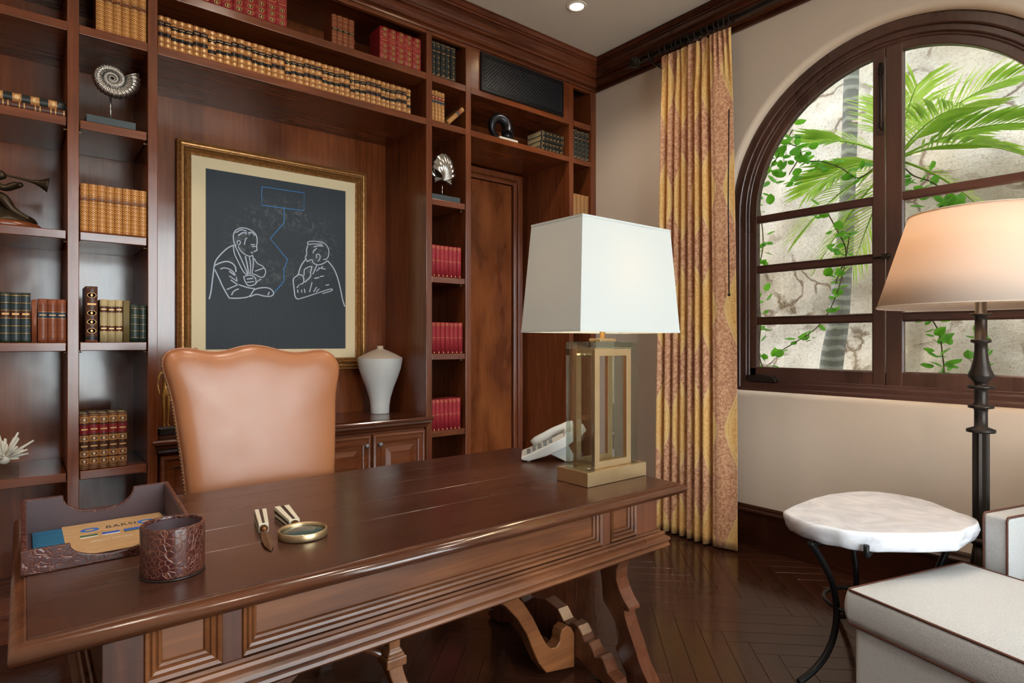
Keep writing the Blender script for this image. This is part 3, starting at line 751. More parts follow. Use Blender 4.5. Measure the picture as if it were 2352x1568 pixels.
# ------------------------------------------------------------------ books
def make_book(w, h, d, cover, rows=(), ribs=(), motifs=(), pages='pages', bulge=None):
    """meshes of a standing book: spine faces -y, base at z=0; returns (cover mesh, page mesh)"""
    m = MB(); mats = [cover]
    def mi(n_):
        if n_ not in mats: mats.append(n_)
        return mats.index(n_)
    bl = bulge if bulge is not None else min(0.22 * w, 0.008)
    NS = 6
    cuts = sorted(set([0.0, 1.0] + [z for r in rows for z in r[:2]] + [z + e for z in ribs for e in (-0.012, 0.012)]))
    def row_mat(z):
        r_ = cover
        for a, b_, n_ in rows:
            if a <= z <= b_: r_ = n_
        return r_
    def is_rib(z): return any(abs(z - r) < 0.0121 for r in ribs)
    def prof(x, ex): return -(bl + ex) * (1 - (2 * x / w) ** 2) - ex * 0.3
    for i in range(len(cuts) - 1):
        zm = (cuts[i] + cuts[i+1]) / 2; ex = 0.0016 if is_rib(zm) else 0.0
        m.cur = mi(row_mat(zm)); m.smooth = True
        lo = [[(-w/2 + w*k/NS, prof(-w/2 + w*k/NS, ex), z * h) for k in range(NS + 1)] for z in (cuts[i], cuts[i+1])]
        m.loft(lo, False, False)
        m.smooth = False
    m.cur = 0
    tb = 0.0028
    m.box(-w/2, -w/2 + tb, 0.0, d, 0, h); m.box(w/2 - tb, w/2, 0.0, d, 0, h)
    # head and tail caps of the spine
    for z in (0.0, h):
        pts = [(-w/2 + w*k/NS, prof(-w/2 + w*k/NS, 0), z) for k in range(NS + 1)]
        pts += [(w/2, 0.003, z), (-w/2, 0.003, z)]
        m.add(pts, [tuple(range(len(pts)))])
    yf = -bl - 0.0007
    for typ, z, sz, n_ in motifs:
        m.cur = mi(n_); z *= h
        if typ == 'diamond': P = [(0, -sz*1.3), (sz, 0), (0, sz*1.3), (-sz, 0)]
        elif typ == 'dot': P = [(sz*math.cos(2*PI*k/8), sz*math.sin(2*PI*k/8)) for k in range(8)]
        elif typ == 'tri': P = [(-sz, -sz), (sz, -sz), (0, sz)]
        elif typ == 'oval': P = [(sz*1.5*math.cos(2*PI*k/12), sz*math.sin(2*PI*k/12)) for k in range(12)]
        else: P = [(-w*0.36, -sz), (w*0.36, -sz), (w*0.36, sz), (-w*0.36, sz)]
        m.add([(p[0], yf - (0.0004 if n_.startswith('gilt_pale') else 0), z + p[1]) for p in P], [tuple(range(len(P)))])
    co = m.build('book', mats); me = co.data; bpy.data.objects.remove(co)
    pg = MB(); pg.box(-w/2 + tb, w/2 - tb, 0.0015, d - 0.004, 0.003, h - 0.004)
    po = pg.build('page_block', pages); pme = po.data; bpy.data.objects.remove(po)
    return me, pme, w, h, d
def put_book(B, x, y, z, label, group, width=None, rot=(0, 0, 0), hs=1.0):
    o = bpy.data.objects.new('book', B[0]); COL.objects.link(o); o.location = (x, y, z + 0.0008); o.rotation_euler = rot
    o.scale = ((width / B[2]) if width else 1.0, 1.0, hs)
    tag(o, label, 'book', group)
    p = bpy.data.objects.new('page_block', B[1]); COL.objects.link(p); p.parent = o
    return o
def row(B_list, edges, y, z, label, group, jitter=0.004, gap=0.0012, hvar=0.012):
    n = len(edges) - 1
    for k in range(n):
        B = B_list[k % len(B_list)]
        put_book(B, (edges[k] + edges[k+1]) / 2, y + random.uniform(0, jitter), z, label.replace('#', ordw(k + 1)), group, edges[k+1] - edges[k] - gap, (0, 0, 0), 1 + random.uniform(-hvar, 0))
def lin(a, b_, n): return [a + (b_ - a) * k / n for k in range(n + 1)]

ORN = 'gilt_scroll'
def tanset(l1, l2):
    ribs = (0.17, 0.34, 0.5, 0.67, 0.84)
    pan = []
    for a, b_ in ((0.03, 0.155), (0.185, 0.325), (0.355, 0.485), (0.515, 0.655), (0.685, 0.825), (0.855, 0.97)): pan.append((a, b_, ORN))
    return make_book(0.035, 0.158, 0.115, 'lea_tan', pan + [(l1 - 0.068, l1 + 0.068, 'lea_black'), (l2 - 0.06, l2 + 0.06, 'lea_black')], ribs,
        [(('diamond'), z, 0.0075, 'gilt_pale') for z in (0.09, 0.255, 0.42, 0.585, 0.755, 0.91) if abs(z - l1) > 0.06 and abs(z - l2) > 0.06] + [('oval', z, 0.0055, 'lea_tan') for z in (0.09, 0.91)] +
        [('line', l1, 0.0012, 'gilt')])
tanA, tanD, tanC = tanset(0.755, 0.42), tanset(0.70, 0.36), tanset(0.66, 0.30)
LONG = [0.523,0.549,0.579,0.611,0.643,0.677,0.709,0.746,0.786,0.821,0.858,0.89,0.93,0.965,0.996,1.035,1.067,1.102,1.139,1.171,1.207,1.245,1.277,1.313,1.354,1.389,1.426,1.458,1.491,1.523,1.553,1.586,1.624,1.656,1.692,1.726,1.757,1.786,1.826,1.869,1.904,1.935]
LONG = [0.5215] + LONG[1:]
row([tanA, tanA, tanD, tanD, tanD, tanA, tanA, tanC, tanD, tanD, tanA], LONG, 0.012, 2.763, 'small gilt tan book with black labels, # from the left in the long row', 'long row of gilt tan books above the picture')

tall = make_book(0.034, 0.226, 0.15, 'lea_tan', [(0.03, 0.60, 'gilt_weave'), (0.80, 0.965, 'gilt_weave'), (0.61, 0.64, 'gilt'), (0.70, 0.71, 'gilt'), (0.735, 0.75, 'gilt'), (0.77, 0.79, 'gilt'), (0.965, 0.985, 'gilt')], (0.66,), [('line', 0.69, 0.003, 'lea_label_brown')])
row([tall], lin(0.208, 0.474, 8), 0.012, 1.817, 'tall tan book with woven gilt spine, # in the row of eight', 'eight gilt-spined tan volumes')
row([tall], lin(0.268, 0.473, 6), 0.012, 2.763, 'tall tan gilt-woven book, # in the top row beside the upright', 'six gilt-spined tan volumes on the high shelf')

def redset(dk):
    ribs = (0.16, 0.33, 0.5, 0.67, 0.84)
    rows = [(z - 0.02, z - 0.014, 'gilt') for z in ribs] + [(z + 0.014, z + 0.02, 'gilt') for z in ribs]
    return make_book(0.055, 0.205, 0.14, 'lea_red', rows, ribs, [('oval', z, 0.010, 'gilt') for z in (0.08, 0.25, 0.42, 0.755, 0.92)] + [('oval', z, 0.0075, 'lea_red') for z in (0.08, 0.25, 0.42, 0.755, 0.92)] + [('diamond', z, 0.005, 'gilt_pale') for z in (0.08, 0.25, 0.42, 0.755, 0.92)] + [('line', 0.585, 0.0018, 'gilt')])
red = redset(0)
row([red], [0.715, 0.762, 0.813, 0.867, 0.924, 0.982, 1.039, 1.095, 1.150], 0.012, 3.058, 'gilt crimson leather book on top shelf, # of the eight at upper left', 'eight crimson books on the top shelf')
row([red], [1.716, 1.778, 1.832, 1.890, 1.948, 2.008], 0.012, 3.058, 'gilt crimson leather book, # of the five at the top shelf end', 'five crimson books on the top shelf')
brl = make_book(0.034, 0.175, 0.12, 'lea_orange', [(0.46, 0.56, 'lea_black'), (0.455, 0.46, 'gilt'), (0.56, 0.565, 'gilt')] + [(z - 0.004, z + 0.004, 'gilt') for z in (0.06, 0.2, 0.33, 0.70, 0.85, 0.95)], (0.2, 0.33, 0.70, 0.85), [('line', 0.51, 0.002, 'gilt')])
row([brl], [1.410, 1.443, 1.478, 1.513, 1.550], 0.012, 3.058, 'rust-brown book with black label on top shelf, # of four', 'four rust-brown books on the top shelf')
put_book(red, 1.60, 0.28, 3.074, 'crimson book leaning in the shadows at the back of the top shelf', None, 0.04, (0, 0.35, 0.2))

def darkset(h):
    ribs = (0.15, 0.31, 0.47, 0.63, 0.79)
    return make_book(0.038, h, 0.15, 'lea_dark', [(z - 0.006, z + 0.006, 'gilt') for z in (0.05, 0.95)], ribs, [('dot', z, 0.0058, 'gilt') for z in (0.08, 0.23, 0.39, 0.55, 0.87)] + [('diamond', z, 0.0035, 'lea_dark') for z in (0.08, 0.23, 0.39, 0.55, 0.87)] + [('line', 0.71, 0.006, 'lea_label_brown'), ('line', 0.71, 0.0012, 'gilt_pale')])
dark = darkset(0.232)
row([dark], [2.088, 2.122, 2.158, 2.196, 2.236, 2.276], 0.012, 3.058, 'black gilt-dotted book, # of five on top of the narrow column', 'five black books in the narrow column')
row([dark], [3.385, 3.436, 3.480, 3.526, 3.573], 0.012, 2.763, 'black gilt-dotted book, # of four next to the corner wall', 'four black books by the corner')
grl = make_book(0.028, 0.20, 0.14, 'lea_gilttan', [(0.03, 0.58, ORN), (0.88, 0.98, ORN), (0.72, 0.83, 'lea_label_red'), (0.60, 0.68, 'lea_label_blue')], (0.1, 0.22, 0.34, 0.46, 0.58, 0.70, 0.85), [('line', 0.775, 0.0025, 'gilt_pale'), ('dot', 0.16, 0.006, 'gilt_pale'), ('dot', 0.28, 0.006, 'gilt_pale'), ('dot', 0.40, 0.006, 'gilt_pale')])
row([grl], [2.087, 2.110, 2.135, 2.161, 2.190], 0.012, 2.763, 'pale gilt book with red label, upright, # of four', 'pale gilt books with red labels')
put_book(grl, 2.214, 0.016, 2.7755, 'pale gilt book with red label slumped diagonally across its shelf', 'pale gilt books with red labels', 0.030, (0, 0.80, 0), 0.88)

rc = make_book(0.035, 0.208, 0.135, 'lea_redcloth', [(0.945, 0.955, 'gilt'), (0.905, 0.915, 'gilt'), (0.505, 0.515, 'gilt')], (), [('tri', 0.045, 0.006, 'gilt_pale'), ('dot', 0.87, 0.0022, 'gilt'), ('dot', 0.46, 0.0022, 'gilt')])
for z, e, nm in ((1.741, (2.088, 2.322), 'upper'), (1.232, (2.088, 2.334), 'middle'), (0.723, (2.088, 2.318), 'lower')):
    row([rc], lin(e[0], e[1], 7), 0.012, z, 'plain red cloth book with gold lines, # of the ' + nm + ' red set', nm + ' set of seven red books')
tp = make_book(0.045, 0.235, 0.15, 'lea_plaintan', [(z - 0.003, z + 0.003, 'lea_tan') for z in (0.1, 0.5, 0.9)], (), [])
row([tp], lin(3.393, 3.566, 4), 0.012, 2.251, 'plain light tan book, # of four behind the lamp shade top', 'four plain tan books')

# stack lying flat on the shelf over the door
for k in range(4):
    nm = ['bottom', 'second', 'third', 'topmost'][k]
    B = make_book(0.040, 0.235, 0.17, 'lea_dark', [(z - 0.006, z + 0.006, 'gilt') for z in (0.05, 0.95)], (0.15, 0.31, 0.47, 0.63, 0.79), [('dot', z, 0.0075, 'gilt') for z in (0.08, 0.23, 0.39, 0.55, 0.71, 0.87)] + [('diamond', z, 0.005, 'lea_dark') for z in (0.08, 0.23, 0.39, 0.55, 0.71, 0.87)]) if k == 0 else B
    put_book(B, 3.065 + 0.004 * k, 0.035 + 0.004 * (k % 2), 2.763 + 0.0205 + 0.0405 * k, 'dark gilt book lying flat over the door, ' + nm + ' in its stack', 'stack of dark books above the door', None, (0, PI/2, 0))
# two ornate books lying flat, far left
fl = make_book(0.036, 0.26, 0.17, 'lea_dark', [(z, z + 0.12, ORN) for z in (0.04, 0.28, 0.52, 0.76)], (0.2, 0.4, 0.6, 0.8), [('dot', z, 0.010, 'gilt_pale') for z in (0.1, 0.34, 0.58, 0.82)])
fl2 = make_book(0.028, 0.275, 0.18, 'lea_brown', [(z - 0.008, z + 0.008, 'gilt') for z in (0.05, 0.2, 0.26, 0.4, 0.46, 0.6, 0.66, 0.8, 0.86, 0.97)], (), [])
put_book(fl2, -0.118, 0.02, 2.332 + 0.0145, 'thin brown book lying flat beneath an ornate one, far left', None, None, (0, PI/2, 0))
put_book(fl, -0.105, 0.022, 2.332 + 0.029 + 0.018, 'ornate gilt book lying flat on a thinner one, far left', None, None, (0, PI/2, 0))
# far-left column at eye level
gp = make_book(0.036, 0.218, 0.15, 'lea_green', [(a, a + 0.115, 'lea_teal') for a in (0.05, 0.20, 0.35, 0.66, 0.81)] + [(0.50, 0.63, 'lea_label_brown')] + [(z - 0.006, z + 0.004, 'gilt') for z in (0.185, 0.335, 0.485, 0.645, 0.795, 0.945)], (0.185, 0.335, 0.485, 0.645, 0.795), [('line', 0.57, 0.004, 'gilt')])
row([gp], [-0.106, -0.072, -0.038, -0.004, 0.031], 0.012, 1.307, 'dark green panelled book with gilt bands, # of four far left', 'four green books far left')
tb_ = make_book(0.018, 0.19, 0.14, 'lea_plaintan', [(0.0, 1.0, 'lea_orange')], (), [], bulge=0.002)
put_book(tb_, 0.043, 0.014, 1.307, 'thin faded tan book between the green and the russet sets', None)
rs = make_book(0.034, 0.196, 0.14, 'lea_orange', [(0.56, 0.70, 'lea_label_blue'), (0.55, 0.56, 'gilt'), (0.70, 0.71, 'gilt')] + [(z - 0.003, z + 0.003, 'lea_label_brown') for z in (0.1, 0.25, 0.4, 0.85)], (0.1, 0.25, 0.4, 0.85), [('line', 0.63, 0.002, 'gilt')])
row([rs], [0.055, 0.090, 0.124, 0.157], 0.012, 1.307, 'russet book with blue-grey label, # of three beside the upright', 'three russet books')
# second column at eye level
big = make_book(0.046, 0.258, 0.19, 'lea_label_brown', [(0.0, 0.03, 'lea_orange'), (0.03, 0.10, 'lea_black'), (0.94, 1.0, 'lea_brown')], (0.12, 0.28, 0.44, 0.60, 0.76, 0.92), [('oval', z, 0.012, 'gilt') for z in (0.20, 0.36, 0.52, 0.84)] + [('oval', z - 0.0001, 0.0105, 'lea_black') for z in (0.20, 0.36, 0.52, 0.84)] + [('diamond', z, 0.006, 'gilt_pale') for z in (0.20, 0.36, 0.52, 0.84)] + [('line', 0.68, 0.004, 'gilt')])
put_book(big, 0.252, 0.012, 1.309, 'thick dark brown book with gilt ovals, tallest on its shelf', None)
vel = make_book(0.030, 0.2, 0.14, 'lea_vellum', [(0.70, 0.84, 'lea_label_brown'), (0.26, 0.38, 'lea_brown'), (0.25, 0.26, 'gilt'), (0.38, 0.39, 'gilt')], (0.69, 0.85), [('line', 0.77, 0.003, 'gilt_pale'), ('line', 0.32, 0.003, 'gilt_pale')])
row([vel], [0.284, 0.314, 0.344, 0.374], 0.012, 1.309, 'cream vellum book with dark brown labels, # of three', 'three vellum books')
olv = make_book(0.026, 0.198, 0.15, 'lea_olive', (), (), [], bulge=0.001)
put_book(olv, 0.389, 0.012, 1.309, 'olive cloth book with a blank flat spine beside vellum books', None)
gpl = make_book(0.032, 0.18, 0.13, 'lea_darkgreen', [(z - 0.004, z + 0.003, 'gilt') for z in (0.12, 0.3, 0.48, 0.66, 0.72, 0.9)], (), [])
row([gpl], [0.405, 0.442, 0.473], 0.012, 1.309, 'small dark green book with gold lines, # of two', 'two small green books')
# second column, low shelf
bg5 = make_book(0.037, 0.262, 0.18, 'lea_brown', [(0.10, 0.20, ORN), (0.23, 0.34, ORN), (0.50, 0.61, ORN), (0.83, 0.95, ORN), (0.36, 0.48, 'lea_label_brown'), (0.64, 0.80, 'lea_label_red')] + [(z - 0.004, z + 0.004, 'gilt') for z in (0.02, 0.05, 0.08, 0.97)], (0.215, 0.35, 0.49, 0.62, 0.815), [('oval', z, 0.009, 'lea_brown') for z in (0.15, 0.285, 0.555, 0.89)] + [('diamond', z, 0.006, 'gilt_pale') for z in (0.15, 0.285, 0.555, 0.89)] + [('line', 0.42, 0.003, 'gilt'), ('line', 0.72, 0.003, 'gilt')])
row([bg5], [0.207, 0.243, 0.281, 0.319, 0.356, 0.393], 0.022, 0.716, 'large brown book with gilt diamonds, # of five on low shelf', 'five large brown gilt books')
# ------------------------------------------------------------------ writing desk
DX0, DX1, DY0, DY1, DZ = -0.020, 1.985, -2.020, -0.972, 0.770
dk = thing('writing_desk', 'long dark walnut writing desk with bullnose top and scrolled trestle legs', 'desk', (0.9825, -1.496, 0))
HX, HY = (DX1 - DX0) / 2, (DY1 - DY0) / 2
ix, iy = HX - 0.028, HY - 0.028
seams = [-iy, -0.208, -0.010, 0.180, 0.345, iy]
for k in range(5):
    bx('top_board', 'desk_top_wood', dk, -ix, ix, seams[k] + 0.0006, seams[k+1] - 0.0006, DZ - 0.030, DZ, 0.0008, 1)
bx('top_core', 'desk_top_wood', dk, -ix, ix, -iy, iy, DZ - 0.034, DZ - 0.031, 0)
m = MB(); m.smooth = True
m.rectframe((0, 0, 0), (1, 0, 0), (0, 1, 0), (0, 0, 1), -ix, ix, -iy, iy,
    [(0.0, DZ - 0.034), (0.0, DZ - 0.0022), (0.002, DZ - 0.0012), (0.004, DZ - 0.0015), (0.005, DZ - 0.005), (0.010, DZ - 0.006), (0.018, DZ - 0.009), (0.025, DZ - 0.016), (0.028, DZ - 0.025), (0.025, DZ - 0.034), (0.017, DZ - 0.040), (0.006, DZ - 0.042), (-0.006, DZ - 0.042), (-0.006, DZ - 0.034), (0.0, DZ - 0.034)])
m.build('edge_moulding', 'desk_edge_wood', dk, 0)
# apron: panelled front and back, plain ends
AX, AY = 0.862, 0.489       # half sizes of the apron box
ZA0, ZA1 = 0.610, DZ - 0.036
def apron_side(sg):
    y_out = sg * AY
    N_ = (0, sg, 0)
    panels = [(-0.790, -0.645), (-0.603, 0.560), (0.604, 0.740)] if sg < 0 else [(-0.740, -0.604), (-0.560, 0.603), (0.645, 0.790)]
    xs = [-AX] + [v for p_ in panels for v in p_] + [AX]
    for k in range(0, len(xs), 2):
        bx('apron_stile', 'desk_wood_z', dk, xs[k], xs[k+1], min(y_out, y_out - sg*0.03), max(y_out, y_out - sg*0.03), ZA0, ZA1, 0.002)
    for a, b_ in panels:
        bx('apron_panel', 'desk_wood', dk, a, b_, min(y_out - sg*0.016, y_out - sg*0.034), max(y_out - sg*0.016, y_out - sg*0.034), ZA0, ZA1, 0)
        m = MB()
        m.rectframe((0, y_out, 0), (1, 0, 0), (0, 0, 1), N_, a + 0.034, b_ - 0.034, ZA0 + 0.040, ZA1 + 0.02,
            [(-0.001, -0.018), (0.003, -0.010), (0.008, -0.007), (0.011, -0.010), (0.014, -0.004), (0.020, -0.001), (0.023, -0.005), (0.026, 0.001), (0.033, 0.005), (0.035, 0.0), (0.035, -0.018)])
        m.v = [(x, y, min(z, ZA1 - 0.001)) for x, y, z in m.v]
        m.build('panel_moulding', 'desk_wood', dk)
apron_side(-1); apron_side(1)
for sg in (-1, 1): bx('apron_end', 'desk_wood_z', dk, min(sg*AX, sg*(AX-0.03)), max(sg*AX, sg*(AX-0.03)), -AY + 0.03, AY - 0.03, ZA0, ZA1, 0.002)
m = MB()
m.rectframe((0, 0, 0), (1, 0, 0), (0, 1, 0), (0, 0, 1), -AX, AX, -AY, AY,
    [(-0.03, 0.612), (0.006, 0.612), (0.010, 0.606), (0.018, 0.605), (0.022, 0.598), (0.020, 0.592), (0.026, 0.589), (0.034, 0.584), (0.036, 0.575), (0.030, 0.569), (0.026, 0.567), (0.032, 0.562), (0.034, 0.554), (0.028, 0.547), (0.010, 0.545), (-0.03, 0.545), (-0.03, 0.612)])
m.build('base_moulding', 'desk_wood', dk)
bx('under_frame', 'desk_wood_z', dk, -AX + 0.04, AX - 0.04, -AY + 0.05, AY - 0.05, 0.55, 0.60, 0)
# trestles: leaning scrolled legs and a scalloped low rail
LEG = [(0.545, -1.965, -1.815, 1.690), (0.525, -1.962, -1.816, 1.692), (0.500, -1.930, -1.818, 1.696), (0.470, -1.912, -1.822, 1.702), (0.430, -1.903, -1.823, 1.712), (0.390, -1.908, -1.820, 1.722), (0.352, -1.925, -1.815, 1.730), (0.330, -1.942, -1.812, 1.735),
       (0.318, -1.944, -1.812, 1.737), (0.312, -1.916, -1.814, 1.739), (0.285, -1.916, -1.836, 1.745), (0.245, -1.924, -1.860, 1.753), (0.200, -1.936, -1.868, 1.763), (0.160, -1.945, -1.858, 1.772), (0.130, -1.950, -1.838, 1.779), (0.090, -1.962, -1.850, 1.788), (0.040, -1.985, -1.870, 1.800), (0.0, -1.990, -1.872, 1.805)]
CYD, CXD = -1.496, 0.9825
for sx in (1, -1):
    for sy in (1, -1):
        m = MB(); lo = []
        for z, yf, yb, xc in LEG:
            a, b_ = (yf - CYD) * sy, (yb - CYD) * sy
            x0 = (xc - CXD) * sx; x1 = x0 + sx * 0.062
            lo.append([(x0, a, z), (x1, a, z), (x1, b_, z), (x0, b_, z)])
        m.loft(lo); m.build('leg', 'leg_wood', dk, 0.002, 1)
    rail = [(-0.405, 0.012), (-0.395, 0.040), (-0.355, 0.058), (-0.335, 0.094), (-0.315, 0.104), (-0.292, 0.092), (-0.278, 0.112), (-0.258, 0.135), (-0.235, 0.130), (-0.222, 0.150), (-0.196, 0.176), (-0.165, 0.180), (-0.14, 0.162), (-0.115, 0.168), (-0.08, 0.205), (0.0, 0.222)]
    full = rail + [(-y, z) for y, z in rail[::-1][1:]]
    low = [(0.34, 0.004), (0.28, 0.018), (0.2, 0.05), (0.1, 0.038), (0.0, 0.06), (-0.1, 0.038), (-0.2, 0.05), (-0.28, 0.018), (-0.34, 0.004)]
    m = MB(); xr = (1.722 - CXD) * sx
    m.prism(full + low, 'x', min(xr, xr + sx*0.06), max(xr, xr + sx*0.06)); m.build('trestle_rail', 'leg_wood', dk, 0.003, 1)
    br = [(1.72, 0.009), (1.57, 0.036), (1.530, 0.085), (1.498, 0.150), (1.470, 0.215), (1.422, 0.288), (1.370, 0.345), (1.311, 0.390), (1.15, 0.468), (1.0, 0.505), (1.0, 0.552), (1.15, 0.535), (1.30, 0.462), (1.402, 0.390), (1.455, 0.335), (1.500, 0.270), (1.540, 0.195), (1.572, 0.142), (1.596, 0.122), (1.622, 0.119), (1.640, 0.135), (1.642, 0.155), (1.650, 0.176), (1.676, 0.186), (1.702, 0.172), (1.72, 0.140)]
    for sy in (-1,):
        m = MB(); yb_ = sy * 0.155
        m.prism([((x - CXD) * sx, z) for x, z in br], 'y', yb_ - 0.026, yb_ + 0.026); m.build('scroll_brace', 'desk_wood', dk, 0.003, 1)

# ------------------------------------------------------------------ leather desk chair
ch = thing('desk_chair', 'tall tan leather desk chair with shaped back tucked behind the desk', 'chair', (0.765, -0.80, 0))
OUT = [(0.512,0.50),(0.489,0.742),(0.476,0.884),(0.463,0.982),(0.45,1.088),(0.433,1.156),(0.420,1.205),(0.417,1.24),(0.430,1.268),(0.459,1.282),(0.493,1.286),(0.533,1.279),(0.591,1.267),(0.647,1.274),(0.695,1.290),(0.744,1.297),(0.799,1.290),(0.866,1.270),(0.92,1.262),(0.974,1.266),(1.019,1.274),(1.059,1.270),(1.094,1.246),(1.112,1.212),(1.111,1.173),(1.098,1.122),(1.089,1.067),(1.084,0.926),(1.074,0.741),(1.055,0.50)]
def closed_smooth(p, it=2):
    for _ in range(it):
        q = []
        for i in range(len(p)):
            a, b_ = p[i], p[(i+1) % len(p)]
            q += [(a[0]*0.75 + b_[0]*0.25, a[1]*0.75 + b_[1]*0.25), (a[0]*0.25 + b_[0]*0.75, a[1]*0.25 + b_[1]*0.75)]
        p = q
    return p
OC = closed_smooth(OUT, 2)
def lean(z): return -0.045 + (z - 0.5) * 0.085
def ring(s_, y): return [((0.765 + (x - 0.765) * s_) - 0.765, y + lean(0.93 + (z - 0.93) * s_), 0.93 + (z - 0.93) * s_) for x, z in OC]
m = MB(); m.smooth = True
def inset(d, y):        # move the outline inwards by a distance
    n_ = len(OC); out = []
    for i, (x, z) in enumerate(OC):
        a, b_ = OC[i - 1], OC[(i + 1) % n_]
        tx, tz = b_[0] - a[0], b_[1] - a[1]; L_ = math.hypot(tx, tz) or 1
        nx, nz_ = tz / L_, -tx / L_
        out.append((x + nx * d - 0.765, y + lean(z + nz_ * d), z + nz_ * d))
    return out
rl = [inset(0.010, 0.075), inset(0.0, 0.066), inset(0.0, 0.006)]
def scaled(k_, y): return [((x - 0.765) * k_, y + lean(0.88 + (z - 0.88) * k_), 0.88 + (z - 0.88) * k_) for x, z in OC]
rl += [scaled(k_, y) for k_, y in ((0.996, -0.006), (0.985, -0.017), (0.965, -0.027), (0.935, -0.035), (0.89, -0.041), (0.80, -0.046), (0.65, -0.050), (0.45, -0.053), (0.25, -0.0545), (0.06, -0.055))]
m.loft(rl, True, False)
m.add(rl[-1], [tuple(range(len(rl[-1])))]); m.add(rl[0], [tuple(range(len(rl[0])))[::-1]])
m.build('backrest', 'chair_leather', ch)
# nailheads along both edges of the back
m = MB()
loopp = inset(-0.001, 0.028)
acc = 0.0; prevp = Vector(loopp[0])
for p_ in loopp[1:] + loopp[:1]:
    p_ = Vector(p_)
    seg_ = (p_ - prevp).length
    while acc + 1e-9 <= seg_:
        q = prevp.lerp(p_, acc / seg_ if seg_ else 0)
        if 0.55 < q.z < 1.252: m.sphere(q, 0.0055, 6, 4)
        acc += 0.0135
    acc -= seg_; prevp = p_
m.build('nailhead_trim', 'brass', ch)['kind'] = 'stuff'
m = MB(); m.tube(inset(-0.001, 0.012), 0.003, 6, True); m.build('piping', 'chair_leather', ch)
# seat, seat rail, legs, stretchers
m = MB(); m.box(-0.315, 0.315, -0.63, -0.06, 0.40, 0.50); m.build('seat', 'chair_leather', ch, 0.035, 4)
bx('seat_rail', 'chair_leg_wood', ch, -0.312, 0.312, -0.625, -0.03, 0.33, 0.402, 0.006)
def chair_leg(px_, py_, sy):
    m = MB()
    def sq(w, z, ox=0, oy=0): return [(px_ + ox - w, py_ + oy - w, z), (px_ + ox + w, py_ + oy - w, z), (px_ + ox + w, py_ + oy + w, z), (px_ + ox - w, py_ + oy + w, z)]
    m.loft([sq(0.026, 0.36), sq(0.022, 0.192), sq(0.026, 0.189), sq(0.029, 0.180), sq(0.033, 0.176), sq(0.034, 0.168), sq(0.040, 0.164), sq(0.040, 0.133), sq(0.026, 0.130)])
    sx_ = 1 if px_ > 0 else -1
    lo = [sq(0.028, 0.130), sq(0.028, 0.10, 0.006*sx_, 0.003*sy), sq(0.027, 0.07, 0.016*sx_, 0.008*sy), sq(0.026, 0.040, 0.032*sx_, 0.016*sy), sq(0.025, 0.018, 0.052*sx_, 0.026*sy), sq(0.020, 0.0, 0.066*sx_, 0.033*sy)]
    m.loft(lo)
    return m.build('leg', 'chair_leg_wood', ch, 0.003, 1)
for px_ in (-0.290, 0.290):
    chair_leg(px_, -0.60, -1); chair_leg(px_ * 0.9, -0.02, 1)
for a, b_ in (((-0.290, -0.60), (0.262, -0.02)), ((0.290, -0.60), (-0.262, -0.02))):
    m = MB(); pts = []
    for k in range(9):
        t_ = k / 8; pts.append((a[0] + (b_[0]-a[0])*t_, a[1] + (b_[1]-a[1])*t_, 0.150 + 0.075 * math.sin(PI * t_)))
    m.tube(pts, 0.016, 8); m.build('stretcher', 'leg_wood', ch)

# ------------------------------------------------------------------ things on the desk
# crocodile letter tray
tr_ = thing('letter_tray', 'crocodile-leather letter tray with scalloped ends at the desk corner', 'letter tray', (0.178, -1.425, DZ + 0.0006))
TX, TY0, TY1 = 0.180, -0.188, 0.190
def end_wall(y0, y1, h, sx, dep, name):
    pts = [(-TX, 0.0), (TX, 0.0), (TX, h), (sx, h)]
    for k in range(1, 16):
        a = PI * k / 16; pts.append((sx * math.cos(a), h - dep * math.sin(a) ** 0.85))
    pts += [(-sx, h), (-TX, h)]
    m = MB(); m.prism(pts, 'y', y0, y1); return m.build(name, 'croc_leather', tr_, 0.002, 2)
end_wall(TY0, TY0 + 0.011, 0.058, 0.088, 0.040, 'front_wall')
end_wall(TY1 - 0.011, TY1, 0.100, 0.086, 0.055, 'back_wall')
for sx in (-1, 1):
    m = MB(); m.prism([(TY0 + 0.0112, 0.0), (TY1 - 0.0112, 0.0), (TY1 - 0.0112, 0.100), (TY0 + 0.0112, 0.058)], 'x', min(sx*TX, sx*(TX-0.011)), max(sx*TX, sx*(TX-0.011))); m.build('side_wall', 'croc_leather', tr_, 0.002, 2)
    m = MB(); m.prism([(TY0 + 0.012, 0.006), (TY1 - 0.012, 0.006), (TY1 - 0.012, 0.097), (TY0 + 0.012, 0.0555)], 'x', min(sx*(TX-0.0112), sx*(TX-0.0125)), max(sx*(TX-0.0112), sx*(TX-0.0125))); m.build('side_lining', 'tray_lining', tr_)
bx('base', 'tray_lining', tr_, -TX + 0.011, TX - 0.011, TY0 + 0.011, TY1 - 0.011, 0.0, 0.006, 0)
pts = [(-TX + 0.012, 0.006), (TX - 0.012, 0.006), (TX - 0.012, 0.097), (0.088, 0.097)]
for k in range(1, 16):
    a = PI * k / 16; pts.append((0.088 * math.cos(a), 0.0975 - 0.057 * math.sin(a) ** 0.85))
pts += [(-0.088, 0.097), (-TX + 0.012, 0.097)]
m = MB(); m.prism(pts, 'y', TY1 - 0.0125, TY1 - 0.0112); m.build('back_lining', 'tray_lining', tr_)
